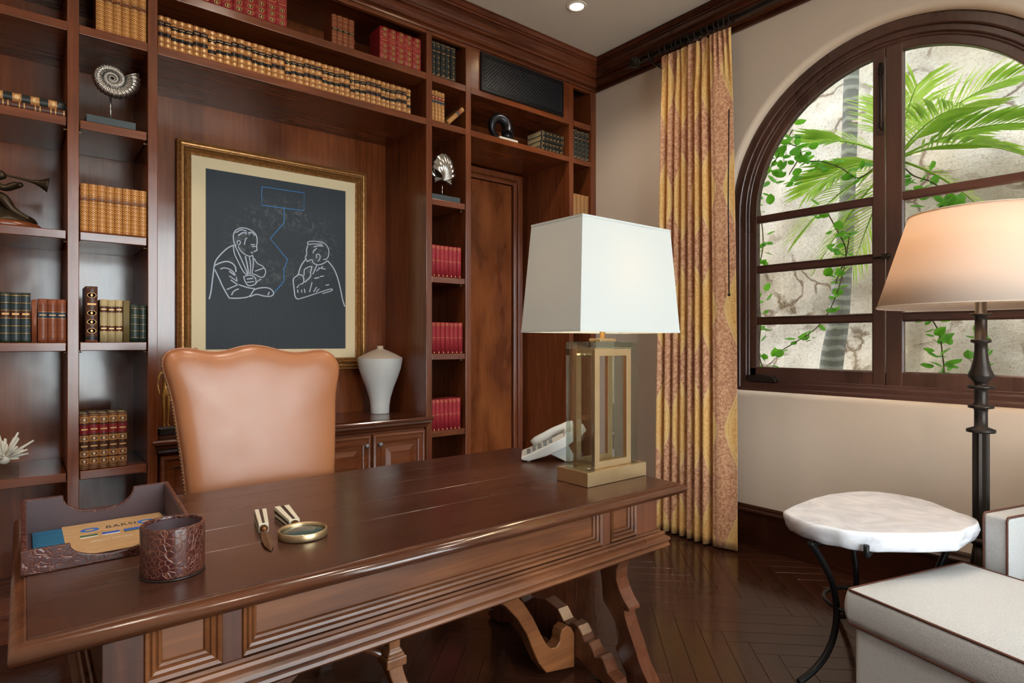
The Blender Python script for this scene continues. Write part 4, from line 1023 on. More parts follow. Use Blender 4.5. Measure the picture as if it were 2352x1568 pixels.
# brochure lying in the tray
br_ = thing('brochure', 'printed brochure with blue strip lying inside the letter tray', 'brochure', (0.172, -1.420, DZ + 0.0110), 0.0)
t = NT('brochure_wood'); g = t.noise(t.coords('Object', (8, 60, 8)), 2, 5, 0.6, 1.2); t.pbsdf(t.ramp(g, [(0.3, srgb(176, 134, 90)), (0.6, srgb(210, 170, 122)), (0.8, srgb(222, 186, 138))]), 0.35)
t = NT('brochure_sea'); g = t.noise(t.coords('Object', (12, 40, 8)), 2, 5, 0.6, 1.2); t.pbsdf(t.ramp(g, [(0.3, srgb(10, 74, 112)), (0.6, srgb(30, 116, 158)), (0.8, srgb(80, 160, 190))]), 0.3)
plain('print_blue', srgb(40, 110, 200), 0.4); plain('print_dark', srgb(60, 58, 60), 0.4); plain('print_white', srgb(236, 232, 224), 0.4); plain('print_sky', srgb(46, 92, 190), 0.4); plain('print_green', srgb(84, 110, 72), 0.4)
bx('cover_sheet', 'brochure_wood', br_, -0.084, 0.160, -0.150, 0.165, 0.0, 0.0015, 0)
bx('sea_strip', 'brochure_sea', br_, -0.150, -0.084, -0.150, 0.150, 0.0, 0.0015, 0)
def text(name, body, size, loc, mat, parent, sx=1.0):
    c = bpy.data.curves.new(name, 'FONT'); c.body = body; c.size = size; c.extrude = 0.0001; c.space_character = 1.05
    tmp = bpy.data.objects.new(name, c); COL.objects.link(tmp)
    me = bpy.data.meshes.new_from_object(tmp.evaluated_get(bpy.context.evaluated_depsgraph_get())); bpy.data.objects.remove(tmp)
    o = bpy.data.objects.new(name, me); COL.objects.link(o); o.parent = parent; o.location = loc; o.scale = (sx, 1, 1); me.materials.clear(); me.materials.append(MATS[mat]); return o
text('print', 'BARSI', 0.036, (0.012, 0.074, 0.0019), 'print_dark', br_, 0.80)
text('print', 'SPORT OPTICS', 0.015, (-0.030, -0.045, 0.0019), 'print_white', br_, 0.9)
for nm, cx_ in (('logo', -0.024), ('logo', 0.112)):
    m = MB(); n_ = 24
    a_ = [(cx_ + 0.022*math.cos(2*PI*k/n_), 0.084 + 0.020*math.sin(2*PI*k/n_)) for k in range(n_)]; b2 = [(cx_ + 0.012*math.cos(2*PI*k/n_), 0.084 + 0.010*math.sin(2*PI*k/n_)) for k in range(n_)]
    m.loft([[(x, y, 0.0016) for x, y in a_], [(x, y, 0.0020) for x, y in a_], [(x, y, 0.0020) for x, y in b2], [(x, y, 0.0016) for x, y in b2]], True, False); m.build(nm, 'print_blue', br_)
for k, x in enumerate((-0.03, 0.020, 0.070, 0.12)):
    m = MB(); m.box(x - 0.020, x + 0.020, 0.004, 0.034, 0.0015, 0.0019); m.cur = 1; m.box(x - 0.020, x + 0.020, 0.004, 0.014, 0.0015, 0.00195); m.build('photo_print', ['print_sky' if k else 'print_green', 'print_white' if k < 2 else 'print_green'], br_)
# crocodile pencil cup
cu = thing('pencil_cup', 'round crocodile-leather pencil cup standing empty beside the letter tray', 'pencil cup', (0.276, -1.795, DZ + 0.0006))
m = MB(); m.lathe([(0.0001, 0.004), (0.0665, 0.004), (0.0675, 0.010), (0.0675, 0.110), (0.0665, 0.115), (0.0645, 0.117), (0.0615, 0.117), (0.0600, 0.115), (0.0595, 0.110), (0.0595, 0.012), (0.0001, 0.012)], seg=40); m.build('shell', 'croc_leather', cu)
m = MB(); m.lathe([(0.0592, 0.109), (0.0592, 0.0135), (0.0001, 0.0130)], seg=40); m.build('lining', 'tray_lining', cu)
m = MB(); m.lathe([(0.0001, 0.0), (0.067, 0.0), (0.068, 0.0035), (0.0001, 0.0038)], seg=40); m.build('base', 'horn_black', cu)
# magnifying glass and letter opener with striped bone handles
def striped_handle(parent, p0, p1, w0, w1, h0, h1):
    p0, p1 = Vector(p0), Vector(p1); d = (p1 - p0).normalized(); s_ = Vector((d.y, -d.x, 0))
    def sec(p, w, h, e=0.0): return [p - s_*(w/2+e) - Vector((0,0,e)), p + s_*(w/2+e) - Vector((0,0,e)), p + s_*(w/2+e) + Vector((0,0,h+e)), p - s_*(w/2+e) + Vector((0,0,h+e))]
    m = MB(); m.loft([sec(p0, w0, h0), sec(p1, w1, h1)]); m.build('handle', 'bone', parent, 0.001, 1)
    m = MB()
    e = 0.0005
    for sd in (0, 1):
        lo = []
        for p, w, h in ((p0.lerp(p1, 0.01), w0, h0), (p0.lerp(p1, 0.96), w1, h1)):
            if sd == 0: lo.append([p - s_*w*0.13 + Vector((0,0,h-0.001)), p + s_*w*0.13 + Vector((0,0,h-0.001)), p + s_*w*0.13 + Vector((0,0,h+e)), p - s_*w*0.13 + Vector((0,0,h+e))])
            else: lo.append([p + s_*(-w/2-e) + Vector((0,0,h*0.36)), p + s_*(-w/2+0.001) + Vector((0,0,h*0.36)), p + s_*(-w/2+0.001) + Vector((0,0,h*0.64)), p + s_*(-w/2-e) + Vector((0,0,h*0.64))])
        m.loft(lo)
    for sgn in (1,):
        lo = []
        for p, w, h in ((p0.lerp(p1, 0.01), w0, h0), (p0.lerp(p1, 0.96), w1, h1)):
            lo.append([p + s_*(w/2-0.001) + Vector((0,0,h*0.36)), p + s_*(w/2+e) + Vector((0,0,h*0.36)), p + s_*(w/2+e) + Vector((0,0,h*0.64)), p + s_*(w/2-0.001) + Vector((0,0,h*0.64))])
        m.loft(lo)
    m.build('inlay_stripes', 'horn_black', parent)
mg = thing('magnifying_glass', 'round brass magnifying glass with striped bone handle lying on the desk', 'magnifying glass', (0.608, -1.725, DZ + 0.0006))
m = MB(); m.lathe([(0.0605, 0.002), (0.0640, 0.0), (0.0655, 0.003), (0.0655, 0.019), (0.0640, 0.021), (0.0610, 0.020), (0.0605, 0.002)], seg=48); m.build('rim', 'brass', mg)
m = MB(); m.lathe([(0.0001, 0.0055), (0.03, 0.0065), (0.0604, 0.010), (0.0604, 0.012), (0.03, 0.0175), (0.0001, 0.0185)], seg=48); m.build('lens', 'lens_glass', mg)
striped_handle(mg, (0.020, 0.236, 0.001), (0.009, 0.092, 0.001), 0.044, 0.030, 0.030, 0.022)
m = MB(); m.tube([(0.009, 0.091, 0.011), (0.0085, 0.086, 0.011), (0.008, 0.080, 0.011), (0.007, 0.074, 0.011), (0.006, 0.064, 0.011)], [0.010, 0.0115, 0.008, 0.010, 0.006], 12); m.build('ferrule', 'brass_dark', mg)
op = thing('letter_opener', 'brown-bladed letter opener with striped bone handle beside the magnifying glass', 'letter opener', (0.53, -1.64, DZ + 0.0006))
striped_handle(op, (0.036, 0.158, 0.0), (0.002, 0.012, 0.0), 0.034, 0.026, 0.030, 0.026)
m = MB(); m.tube([(0.002, 0.011, 0.014), (0.001, 0.006, 0.014), (0.0, 0.0, 0.014), (-0.002, -0.006, 0.013), (-0.004, -0.014, 0.012)], [0.009, 0.0105, 0.007, 0.009, 0.006], 12); m.build('ferrule', 'brass_dark', op)
m = MB(); d = Vector((-0.030, -0.158)).normalized(); s_ = Vector((d.y, -d.x)); lo = []
for t_, w, h, z in ((0, 0.007, 0.006, 0.010), (0.15, 0.011, 0.007, 0.009), (0.45, 0.0135, 0.0075, 0.007), (0.75, 0.011, 0.006, 0.005), (1.0, 0.001, 0.001, 0.0015)):
    c_ = Vector((-0.004, -0.012)) + d * 0.150 * t_
    lo.append([(c_.x - s_.x*w, c_.y - s_.y*w, z), (c_.x, c_.y, z - h*0.3 if z > h*0.3 else 0.0), (c_.x + s_.x*w, c_.y + s_.y*w, z), (c_.x, c_.y, z + h)])
m.loft(lo); m.build('blade', 'horn_brown', op)

# desk lamp: brass base, clear block and brass frames, tapered rectangular shade
tl = thing('table_lamp', 'table lamp with brass frame body and rectangular white shade on the desk', 'table lamp', (1.795, -1.757, DZ + 0.0006))
bx('base', 'brass', tl, -0.170, 0.170, -0.083, 0.083, 0.0, 0.054, 0.0015, 1)
def brass_frame(y0, y1, x0, x1, z0, z1, w):
    m = MB(); m.rectframe((0, 0, 0), (1, 0, 0), (0, 0, 1), (0, 1, 0), x0 + w, x1 - w, z0 + w, z1 - w, [(0, y0), (0, y1), (w, y1), (w, y0), (0, y0)]); return m.build('brass_frame', 'brass', tl, 0.0008, 1)
brass_frame(-0.058, -0.040, -0.105, 0.105, 0.0545, 0.512, 0.027)
brass_frame(0.040, 0.058, -0.105, 0.105, 0.0545, 0.512, 0.027)
for sx in (-1, 1):
    m = MB(); m.box(min(sx*0.112, sx*0.142), max(sx*0.112, sx*0.142), -0.062, 0.062, 0.0548, 0.540); m.build('acrylic_bar', 'clear_acrylic', tl, 0.0015, 1)
m = MB(); m.box(-0.1115, 0.1115, -0.062, 0.062, 0.5145, 0.540); m.build('acrylic_bar', 'clear_acrylic', tl, 0.0015, 1)
for sx in (-1, 1):
    m = MB(); m.tube([(sx*0.105, 0.0, 0.49), (sx*0.150, 0.0, 0.49)], 0.006, 10); m.build('pin', 'brass', tl)
bx('cap', 'brass', tl, -0.045, 0.045, -0.03, 0.03, 0.541, 0.552, 0.001)
m = MB(); m.tube([(0, 0, 0.552), (0, 0, 0.70)], 0.011, 12); m.build('stem', 'brass', tl)
m = MB(); m.sphere((0, 0, 0.745), 0.032, 14, 10, (1, 1, 1.3)); m.build('bulb', 'bulb_glow', tl)
SZ0, SZ1 = 0.580, 0.990
def shade_ring(z, k, e=0.0):
    hx = 0.287 - 0.033 * k - e; hy = 0.160 - 0.022 * k - e
    return [(-hx, -hy, z), (hx, -hy, z), (hx, hy, z), (-hx, hy, z)]
m = MB(); m.loft([shade_ring(SZ0, 0), shade_ring(SZ1, 1)], True, False); sh = m.build('shade', 'shade_white', tl)
md = sh.modifiers.new('solid', 'SOLIDIFY'); md.thickness = 0.002; md.offset = -1
for z, k in ((SZ0, 0), (SZ1, 1)):
    m = MB(); e_ = 0.0012
    a, b2 = shade_ring(z - 0.004, k, -e_), shade_ring(z + 0.004, k, -e_); c_, d_ = shade_ring(z + 0.004, k, 0.0005), shade_ring(z - 0.004, k, 0.0005)
    m.loft([a, b2, c_, d_, a], True, False); m.build('shade_trim', 'shade_white', tl)
m = MB(); m.tube([(-0.248, 0, SZ1 - 0.02), (0.248, 0, SZ1 - 0.02)], 0.003, 6); m.tube([(0, -0.132, SZ1 - 0.02), (0, 0.132, SZ1 - 0.02)], 0.003, 6); m.tube([(0, 0, 0.70), (0, 0, SZ1 + 0.01)], 0.004, 6); m.build('spider', 'brass', tl)
ld = bpy.data.lights.new('lamp_light', 'POINT'); ld.energy = 4; ld.color = (1.0, 0.74, 0.46); ld.shadow_soft_size = 0.04
lo_ = bpy.data.objects.new('lamp_light', ld); COL.objects.link(lo_); lo_.parent = tl; lo_.location = (0, 0, 0.81)

# telephone, seen from its side
ph = thing('desk_telephone', 'pale grey desk telephone on a stand behind the table lamp', 'telephone', (1.740, -1.318, DZ + 0.0006), -0.72)
ph.scale = (1.25, 1.1, 1.2)
prof = [(0.0, 0.012), (0.004, 0.006), (0.03, 0.004), (0.09, 0.022), (0.16, 0.055), (0.195, 0.085), (0.20, 0.105), (0.196, 0.112), (0.15, 0.092), (0.09, 0.060), (0.03, 0.030), (0.0, 0.018)]
m = MB(); m.prism(prof, 'y', 0.0, 0.170); m.build('body', 'phone_grey', ph, 0.004, 2)
m = MB(); m.prism([(0.10, 0.030), (0.165, 0.060), (0.200, 0.0), (0.160, 0.0)], 'y', 0.02, 0.15); m.build('stand', 'phone_grey', ph, 0.002, 1)
m = MB(); m.prism([(0.150, 0.085), (0.205, 0.085), (0.235, 0.118), (0.232, 0.126), (0.160, 0.112)], 'y', 0.01, 0.16); m.build('screen_housing', 'phone_grey', ph, 0.004, 2)
m = MB(); pts = [(0.045 + 0.15*k/10, 0.140, 0.044 + 0.076*k/10 + 0.016*math.sin(PI*k/10)) for k in range(11)]
m.tube(pts, [0.020, 0.022, 0.019, 0.016, 0.015, 0.015, 0.015, 0.016, 0.019, 0.022, 0.020], 12); m.build('handset', 'phone_grey', ph)
m = MB()
for i in range(5):
    for j in range(4): m.box(0.020 + i*0.020, 0.033 + i*0.020, 0.020 + j*0.022, 0.035 + j*0.022, 0.028 + i*0.0108, 0.034 + i*0.0108)
m.build('keys', 'phone_dark', ph)['kind'] = 'stuff'
for y in (0.02, 0.15):
    m = MB(); m.lathe([(0.0001, 0.0), (0.008, 0.0), (0.008, 0.008), (0.0001, 0.010)], (0.025, y, 0), 12); m.build('rubber_foot', 'phone_grey', ph)
# ------------------------------------------------------------------ ornaments on the credenza and shelves
va = thing('vase', 'matte white vase with sloping shoulder and tiny neck on the credenza', 'vase', (1.880, 0.335, ZT + 0.0006))
m = MB(); m.lathe([(0.0001, 0.0), (0.060, 0.0), (0.062, 0.006), (0.063, 0.05), (0.070, 0.10), (0.090, 0.17), (0.118, 0.24), (0.138, 0.30), (0.147, 0.345), (0.150, 0.372)], seg=48); m.build('body', 'vase_white', va)
m = MB(); m.lathe([(0.150, 0.372), (0.148, 0.376), (0.10, 0.402), (0.05, 0.424), (0.024, 0.434), (0.021, 0.440), (0.023, 0.452), (0.020, 0.455), (0.016, 0.452), (0.016, 0.435)], seg=48); m.build('shoulder', 'vase_raw', va)
def stick_figure(name, label, loc, rz, H, arms):
    f = thing(name, label, 'figurine', loc, rz)
    bx('base', 'horn_black', f, -0.045, 0.045, -0.045, 0.045, 0.0, 0.035, 0.003)
    me_v = []; ed = []; rad = []
    def V(x, y, z, r): me_v.append((x, y, z)); rad.append(r); return len(me_v) - 1
    h = H
    pel = V(0, 0, 0.036 + h*0.50, h*0.038)
    ch_ = V(0, 0.004, 0.036 + h*0.68, h*0.042); sh_ = V(0, 0.004, 0.036 + h*0.79, h*0.040); nk = V(0, 0.0, 0.036 + h*0.85, h*0.016); hd = V(0, -0.004, 0.036 + h*0.91, h*0.028); tp_ = V(0, -0.004, 0.036 + h*0.965, h*0.022)
    for a, b_ in ((pel, ch_), (ch_, sh_), (sh_, nk), (nk, hd), (hd, tp_)): ed.append((a, b_))
    for sx in (-1, 1):
        hp = V(sx*h*0.034, 0, 0.036 + h*0.46, h*0.030); kn = V(sx*h*0.030, -0.004, 0.036 + h*0.25, h*0.018); an = V(sx*h*0.026, 0, 0.036 + h*0.035, h*0.011); to = V(sx*h*0.034, -h*0.055, 0.036 + h*0.014, h*0.011)
        ed += [(pel, hp), (hp, kn), (kn, an), (an, to)]
        s2 = V(sx*h*0.072, 0.002, 0.036 + h*0.775, h*0.020); el = V(sx*h*0.105, 0.006, 0.036 + h*0.63, h*0.012)
        ha = V(sx*h*0.03, -h*0.07, 0.036 + h*0.60, h*0.010) if arms == 'front' else V(sx*h*0.085, -h*0.02, 0.036 + h*0.47, h*0.010)
        ed += [(sh_, s2), (s2, el), (el, ha)]
    me = bpy.data.meshes.new('figure'); me.from_pydata(me_v, ed, [])
    o = bpy.data.objects.new('figure', me); COL.objects.link(o); o.parent = f; me.materials.append(MATS['gold_cast'])
    sk = o.modifiers.new('skin', 'SKIN'); sk.use_smooth_shade = True
    lay = me.skin_vertices[0].data if me.skin_vertices else None
    if lay is None:
        bm = bmesh.new(); bm.from_mesh(me); bm.verts.layers.skin.verify(); bm.to_mesh(me); bm.free(); lay = me.skin_vertices[0].data
    for i, r in enumerate(rad): lay[i].radius = (r, r); lay[i].use_root = (i == 0)
    sb = o.modifiers.new('sub', 'SUBSURF'); sb.levels = 1; sb.render_levels = 2
    tx = bpy.data.textures.new('hammered', 'CLOUDS'); tx.noise_scale = 0.012
    dp = o.modifiers.new('disp', 'DISPLACE'); dp.texture = tx; dp.strength = 0.004; dp.mid_level = 0.5
    return f
stick_figure('figurine', 'slender gilt standing figurine half hidden behind the chair back', (0.585, 0.20, ZT + 0.0006), 0.2, 0.365, 'side')
stick_figure('figurine', 'second gilt figurine with only its head above the chair', (0.735, 0.235, ZT + 0.0006), -0.3, 0.430, 'front')

# ammonite on a stand
am = thing('ammonite_sculpture', 'silver ribbed ammonite spiral on a rod with slate base', 'sculpture', (0.330, 0.055, 2.3308))
bx('base', 'slate_base', am, -0.098, 0.098, -0.045, 0.045, 0.0, 0.034, 0.0015, 1)
m = MB(); m.tube([(0.0, 0, 0.034), (0.0, 0, 0.150)], 0.004, 8); m.build('rod', 'silver_cast', am)
m = MB(); m.smooth = True; lo = []
turns = 3.6; NSEG = 700
for k in range(NSEG + 1):
    t_ = k / NSEG; th = turns * 2 * PI * t_ ; r = 0.0068 * math.exp(0.1145 * th)
    thr = th - 2 * PI * turns + 0.45
    w = r * 0.345; rib = 0.90 + 0.20 * (0.5 + 0.5 * math.cos(thr * 30))
    c_ = Vector((r * 0.98 * math.cos(thr), 0, r * math.sin(thr) * 0.92)); u_ = Vector((math.cos(thr), 0, math.sin(thr)))
    lo.append([c_ + u_ * (w * rib * math.cos(2*PI*q/12)) + Vector((0, 1, 0)) * (w * 0.95 * rib * math.sin(2*PI*q/12)) for q in range(12)])
m.loft(lo, True, True)
so = m.build('shell', 'silver_cast', am); so.location = (0.006, -0.01, 0.236)
# scallop shell in the narrow column
sc_t = thing('shell_sculpture', 'silver ribbed scallop shell on a rod with dark base', 'sculpture', (2.200, 0.060, 2.2518))
bx('base', 'slate_base', sc_t, -0.112, 0.112, -0.05, 0.05, 0.0, 0.034, 0.0015, 1)
m = MB(); m.tube([(0.0, 0, 0.034), (0.0, 0, 0.115)], 0.0045, 8); m.build('rod', 'silver_cast', sc_t)
for side in (1, -1):
    m = MB(); m.smooth = True; lo = []
    for i in range(13):
        rr = 0.008 + 0.178 * i / 12
        lo.append([(rr * math.sin(a) * 0.60 , side * (0.006 + (0.036 * math.sin(PI * min(1, i / 12 * 0.92 + 0.04)) + 0.006 * math.cos(a * 22) * i / 12)), rr * math.cos(a)) for a in [(-1.0 + 2.0 * k / 72) * 1.25 for k in range(73)]])
    m.loft(lo, False, False); o = m.build('valve', 'silver_cast', sc_t); o.location = (0, 0, 0.140); o.rotation_euler = (0, 0.12, 0.2)
m = MB(); m.smooth = True
for sx in (-1, 1):
    lo = []
    for i in range(6):
        t_ = i / 5; lo.append([(sx * (0.01 + 0.055 * t_), -0.012 + 0.006 * math.cos(k * 1.6), -0.012 * t_ + (0.012 + 0.034 * t_) * (k / 8 - 0.4)) for k in range(9)])
    m.loft(lo, False, False)
o = m.build('hinge_ears', 'silver_cast', sc_t); o.location = (0, 0, 0.150)
# dark curled sculpture over the door
bd = thing('ram_horn_sculpture', 'dark curled horn-like sculpture on a white plinth above the door', 'sculpture', (2.700, 0.070, 2.7638))
bx('plinth', 'white_base', bd, -0.045, 0.125, -0.055, 0.055, 0.0, 0.020, 0.002)
m = MB(); pts = []; rads = []
for k in range(40):
    t_ = k / 39; th = -0.6 + t_ * 5.4; r = 0.075 - 0.022 * t_
    pts.append((0.0 + r * math.cos(th) * 0.95 - 0.01, -0.02 + 0.05 * t_, 0.105 + r * math.sin(th))); rads.append(0.044 - 0.024 * t_)
m.tube(pts, rads, 14)
m.sphere((0.072, 0.0, 0.055), 0.050, 16, 10, (1.0, 0.8, 0.72))
m.build('horn', 'pewter_dark', bd)
# bronze trumpeter, far left
tpt = thing('trumpeter_sculpture', 'bronze crouching figure blowing a trumpet on the far left shelf', 'sculpture', (-0.075, 0.13, 1.8178))
m = MB(); m.lathe([(0.0001, 0.0), (0.150, 0.0), (0.150, 0.014), (0.135, 0.026), (0.120, 0.030), (0.0001, 0.030)], seg=40); o = m.build('base', 'mahogany', tpt); o.scale = (1.0, 0.72, 1)
m = MB(); m.smooth = True; lo = []
for i in range(8):
    t_ = i / 7; lo.append([((0.128 - 0.105 * t_**1.3) * math.cos(2*PI*k/24) * (1 + 0.08*math.sin(5*k)), (0.085 - 0.065 * t_**1.3) * math.sin(2*PI*k/24), 0.030 + 0.075 * t_ + 0.006 * math.sin(3 * k + i)) for k in range(24)])
m.loft(lo, True, True); m.build('rock', 'bronze_patina', tpt)
def skinned(name, verts, edges, rad, mat, parent, subd=2):
    me = bpy.data.meshes.new(name); me.from_pydata(verts, edges, []); bm = bmesh.new(); bm.from_mesh(me); bm.verts.layers.skin.verify(); bm.to_mesh(me); bm.free()
    me.materials.append(MATS[mat]); o = bpy.data.objects.new(name, me); COL.objects.link(o); o.parent = parent
    sk = o.modifiers.new('skin', 'SKIN'); sk.use_smooth_shade = True
    for i, r in enumerate(rad): me.skin_vertices[0].data[i].radius = (r, r); me.skin_vertices[0].data[i].use_root = (i == 0)
    sb = o.modifiers.new('sub', 'SUBSURF'); sb.levels = 1; sb.render_levels = subd
    return o
FV = [(-0.045, 0, 0.115), (-0.055, 0, 0.165), (-0.040, 0, 0.205), (-0.018, 0, 0.222), (0.004, -0.002, 0.236), (0.020, -0.004, 0.244),   # spine to head
      (0.010, -0.035, 0.135), (0.040, -0.035, 0.080), (0.085, -0.040, 0.052), (0.105, -0.045, 0.045),      # near leg
      (-0.015, 0.035, 0.085), (0.010, 0.040, 0.045), (-0.05, 0.04, 0.045),                                   # far leg
      (-0.030, -0.040, 0.200), (0.010, -0.050, 0.168), (0.062, -0.020, 0.205),                               # near arm
      (-0.030, 0.040, 0.205), (0.020, 0.050, 0.185), (0.080, 0.012, 0.212)]                                    # far arm
FE = [(0,1),(1,2),(2,3),(3,4),(4,5),(0,6),(6,7),(7,8),(8,9),(0,10),(10,11),(11,12),(2,13),(13,14),(14,15),(2,16),(16,17),(17,18)]
FR = [0.034,0.036,0.032,0.016,0.024,0.018,0.026,0.018,0.012,0.010,0.024,0.016,0.012,0.017,0.014,0.013,0.017,0.014,0.013]
skinned('figure', FV, FE, FR, 'bronze_patina', tpt)
m = MB(); m.lathe([(0.004, 0.0), (0.0045, 0.05), (0.006, 0.08), (0.010, 0.105), (0.018, 0.125), (0.030, 0.142), (0.034, 0.150), (0.031, 0.149), (0.017, 0.128), (0.008, 0.105), (0.003, 0.08)], seg=20)
o = m.build('trumpet', 'bronze_patina', tpt); o.location = (0.022, -0.002, 0.238); o.rotation_euler = (0, math.radians(98), 0)
# spiky white coral on a clear block, far left low shelf
co = thing('coral_specimen', 'spiky white coral cluster on a clear block, far left low shelf', 'coral', (-0.060, 0.085, 0.7148))
bx('block', 'clear_acrylic', co, -0.050, 0.050, -0.035, 0.035, 0.0, 0.055, 0.002)
m = MB(); rs_ = random.Random(3)
for k in range(34):
    th = rs_.uniform(0, 2*PI); ph_ = rs_.uniform(-0.15, 1.35); L_ = rs_.uniform(0.06, 0.125)
    d = Vector((math.cos(th)*math.cos(ph_), math.sin(th)*math.cos(ph_)*0.6, math.sin(ph_)))
    a = Vector((0, 0, 0.080)); m.tube([a + d*0.01, a + d*L_*0.6, a + d*L_], [0.007, 0.0065, 0.004], 6)
m.sphere((0, 0, 0.078), 0.024, 10, 6)
m.build('spines', 'coral_white', co)

# ------------------------------------------------------------------ curtain, rod and rings
ct = thing('curtain', 'gold and rust damask curtain panel hanging beside the arched window', 'curtain', (3.45, -1.06, 0))
NU, NV = 260, 60
us = [k / NU for k in range(NU + 1)]
def fold(u, v):      # v 0 bottom .. 1 top
    flat = max(0.0, min(1.0, (u - 0.70) / 0.10)); flat = flat * flat * (3 - 2 * flat)
    topw = max(0.0, (v - 0.90) / 0.10)
    ph_ = 2 * PI * (7.5 * u / 0.74) + 0.5 * math.sin(3 * u + 1.5 * (1 - v))
    amp = (0.040 + 0.010 * (1 - v)) * (1 - flat) * (0.75 + 0.25 * math.sin(9 * u + 2))
    s_ = math.sin(ph_); s_ = math.copysign(abs(s_) ** 0.75, s_)
    off = amp * s_ + flat * (-0.028 * math.sin(PI * min(1, (u - 0.70) / 0.30)) - 0.012 * math.sin(2 * PI * (u - .7) / .3))
    if topw > 0:
        pl = 0.020 * math.sin(2 * PI * 17 * u); off = off * (1 - topw * 0.6) + pl * topw
    return off
def cy(u, v):
    w = u + 0.012 * math.sin(2 * PI * 7.5 * u / 0.74 + 1.2) * (1 if u < 0.72 else 0)
    ya = 0.270 + (0.325 - 0.270) * (1 - v); yb = -0.262 - (0.305 - 0.262) * (1 - v)
    narrow = 0.018 * math.sin(PI * v)
    return ya + (yb - ya) * w - narrow * (u - 0.0) + narrow * 0.3
verts = []; uvs = []
ZTOP = 3.282
lens = [0.0]
for k in range(NU):
    lens.append(lens[-1] + math.hypot(fold(us[k+1], .5) - fold(us[k], .5), cy(us[k+1], .5) - cy(us[k], .5)))
for j in range(NV + 1):
    v = j / NV; z = 0.012 + (ZTOP - 0.012) * v
    for k in range(NU + 1):
        zz = z + (0.012 * math.sin(2*PI*17*us[k]) * max(0, (v - .97) / .03) if v > .97 else 0)
        verts.append((fold(us[k], v), cy(us[k], v), zz)); uvs.append((lens[k], z))
faces = [[j*(NU+1)+k, j*(NU+1)+k+1, (j+1)*(NU+1)+k+1, (j+1)*(NU+1)+k] for j in range(NV) for k in range(NU)]
me = bpy.data.meshes.new('drape'); me.from_pydata(verts, [], faces); uvl = me.uv_layers.new(name='UVMap')
for p_ in me.polygons:
    p_.use_smooth = True
    for li in p_.loop_indices: uvl.data[li].uv = uvs[me.loops[li].vertex_index]
me.materials.append(MATS['curtain_damask'])
dr = bpy.data.objects.new('drape', me); COL.objects.link(dr); dr.parent = ct
md = dr.modifiers.new('solid', 'SOLIDIFY'); md.thickness = 0.004
m = MB(); m.tube([(-0.045, -0.275, 2.75), (-0.048, -0.272, 2.2), (-0.046, -0.276, 1.61)], 0.004, 8); m.sphere((-0.046, -0.276, 1.603), 0.010, 10, 8); m.build('draw_wand', 'rod_iron', ct)
rd = thing('curtain_rod', 'dark iron curtain rod with ball finial and rings over the curtain', 'curtain rod', (3.455, -0.62, 3.338))
m = MB(); m.tube([(0, 0.02, 0), (0, -3.9, 0)], 0.016, 14); m.build('pole', 'rod_iron', rd)
m = MB(); m.lathe([(0.0001, 0.078), (0.018, 0.074), (0.032, 0.060), (0.038, 0.040), (0.034, 0.020), (0.024, 0.006), (0.018, 0.0), (0.022, -0.006), (0.022, -0.012), (0.016, -0.016)], seg=24); o = m.build('finial', 'rod_iron', rd); o.rotation_euler = (-PI/2, 0, 0); o.location = (0, 0.03, 0)
ringm = MB(); ringm.tube([(0.026*math.cos(2*PI*k/20), 0, 0.024*math.sin(2*PI*k/20) - 0.004) for k in range(20)], 0.0042, 8, True)
r0 = ringm.build('ring', 'rod_iron', rd)
ry = [-0.075, -0.165, -0.215, -0.265, -0.300, -0.345, -0.40, -0.445, -0.50, -0.545, -0.585, -0.620, -0.655, -0.700]
for k, y in enumerate(ry):
    o = r0 if k == 0 else r0.copy()
    if k: COL.objects.link(o)
    o.location = (0, y, 0); o.rotation_euler = (0, 0, random.uniform(-0.2, 0.2))
for y in (-0.05, -2.9):
    m = MB(); m.tube([(0.0, y, 0), (0.06, y, -0.03), (XB - 3.455 - 0.002, y, -0.04)], 0.008, 8); m.build('bracket', 'rod_iron', rd)

# ------------------------------------------------------------------ floor lamp
FLX, FLY = 3.203, -2.650
fl_ = thing('floor_lamp', 'dark iron floor lamp with wide cream empire shade before the window', 'floor lamp', (FLX, FLY, 0.0006))
m = MB(); m.lathe([(0.021, 1.60), (0.021, 1.434), (0.037, 1.433), (0.038, 1.424), (0.024, 1.421), (0.022, 1.400), (0.022, 1.322), (0.036, 1.320), (0.036, 1.308), (0.023, 1.304), (0.023, 1.275), (0.027, 1.235), (0.036, 1.195), (0.046, 1.168), (0.046, 1.160), (0.024, 1.132), (0.023, 1.123), (0.048, 1.122), (0.048, 1.110), (0.025, 1.107), (0.024, 1.095), (0.024, 1.050), (0.027, 1.046), (0.027, 1.040), (0.046, 1.037), (0.046, 1.026), (0.026, 1.022), (0.024, 1.010), (0.024, 0.945), (0.052, 0.934), (0.052, 0.922), (0.030, 0.918)], seg=24); m.build('stem', 'iron', fl_)
m = MB(); m.loft([[((0.031 if k % 2 == 0 else 0.025) * math.cos(2*PI*k/16), (0.031 if k % 2 == 0 else 0.025) * math.sin(2*PI*k/16), z) for k in range(16)] for z in (0.46, 0.921)]); m.build('fluted_column', 'iron', fl_)
m = MB(); m.lathe([(0.031, 0.470), (0.042, 0.462), (0.042, 0.445), (0.030, 0.44), (0.018, 0.40)], seg=20); m.build('collar', 'iron', fl_)
for k in range(3):
    a = math.radians(60 + 120 * k); m = MB()
    m.tube([(math.cos(a)*r, math.sin(a)*r, z) for r, z in ((0.015, 0.44), (0.030, 0.36), (0.034, 0.26), (0.040, 0.16), (0.060, 0.08), (0.095, 0.030), (0.135, 0.012))], [0.016, 0.016, 0.014, 0.013, 0.013, 0.012, 0.012], 10); m.build('foot', 'iron', fl_)
m = MB(); m.smooth = True
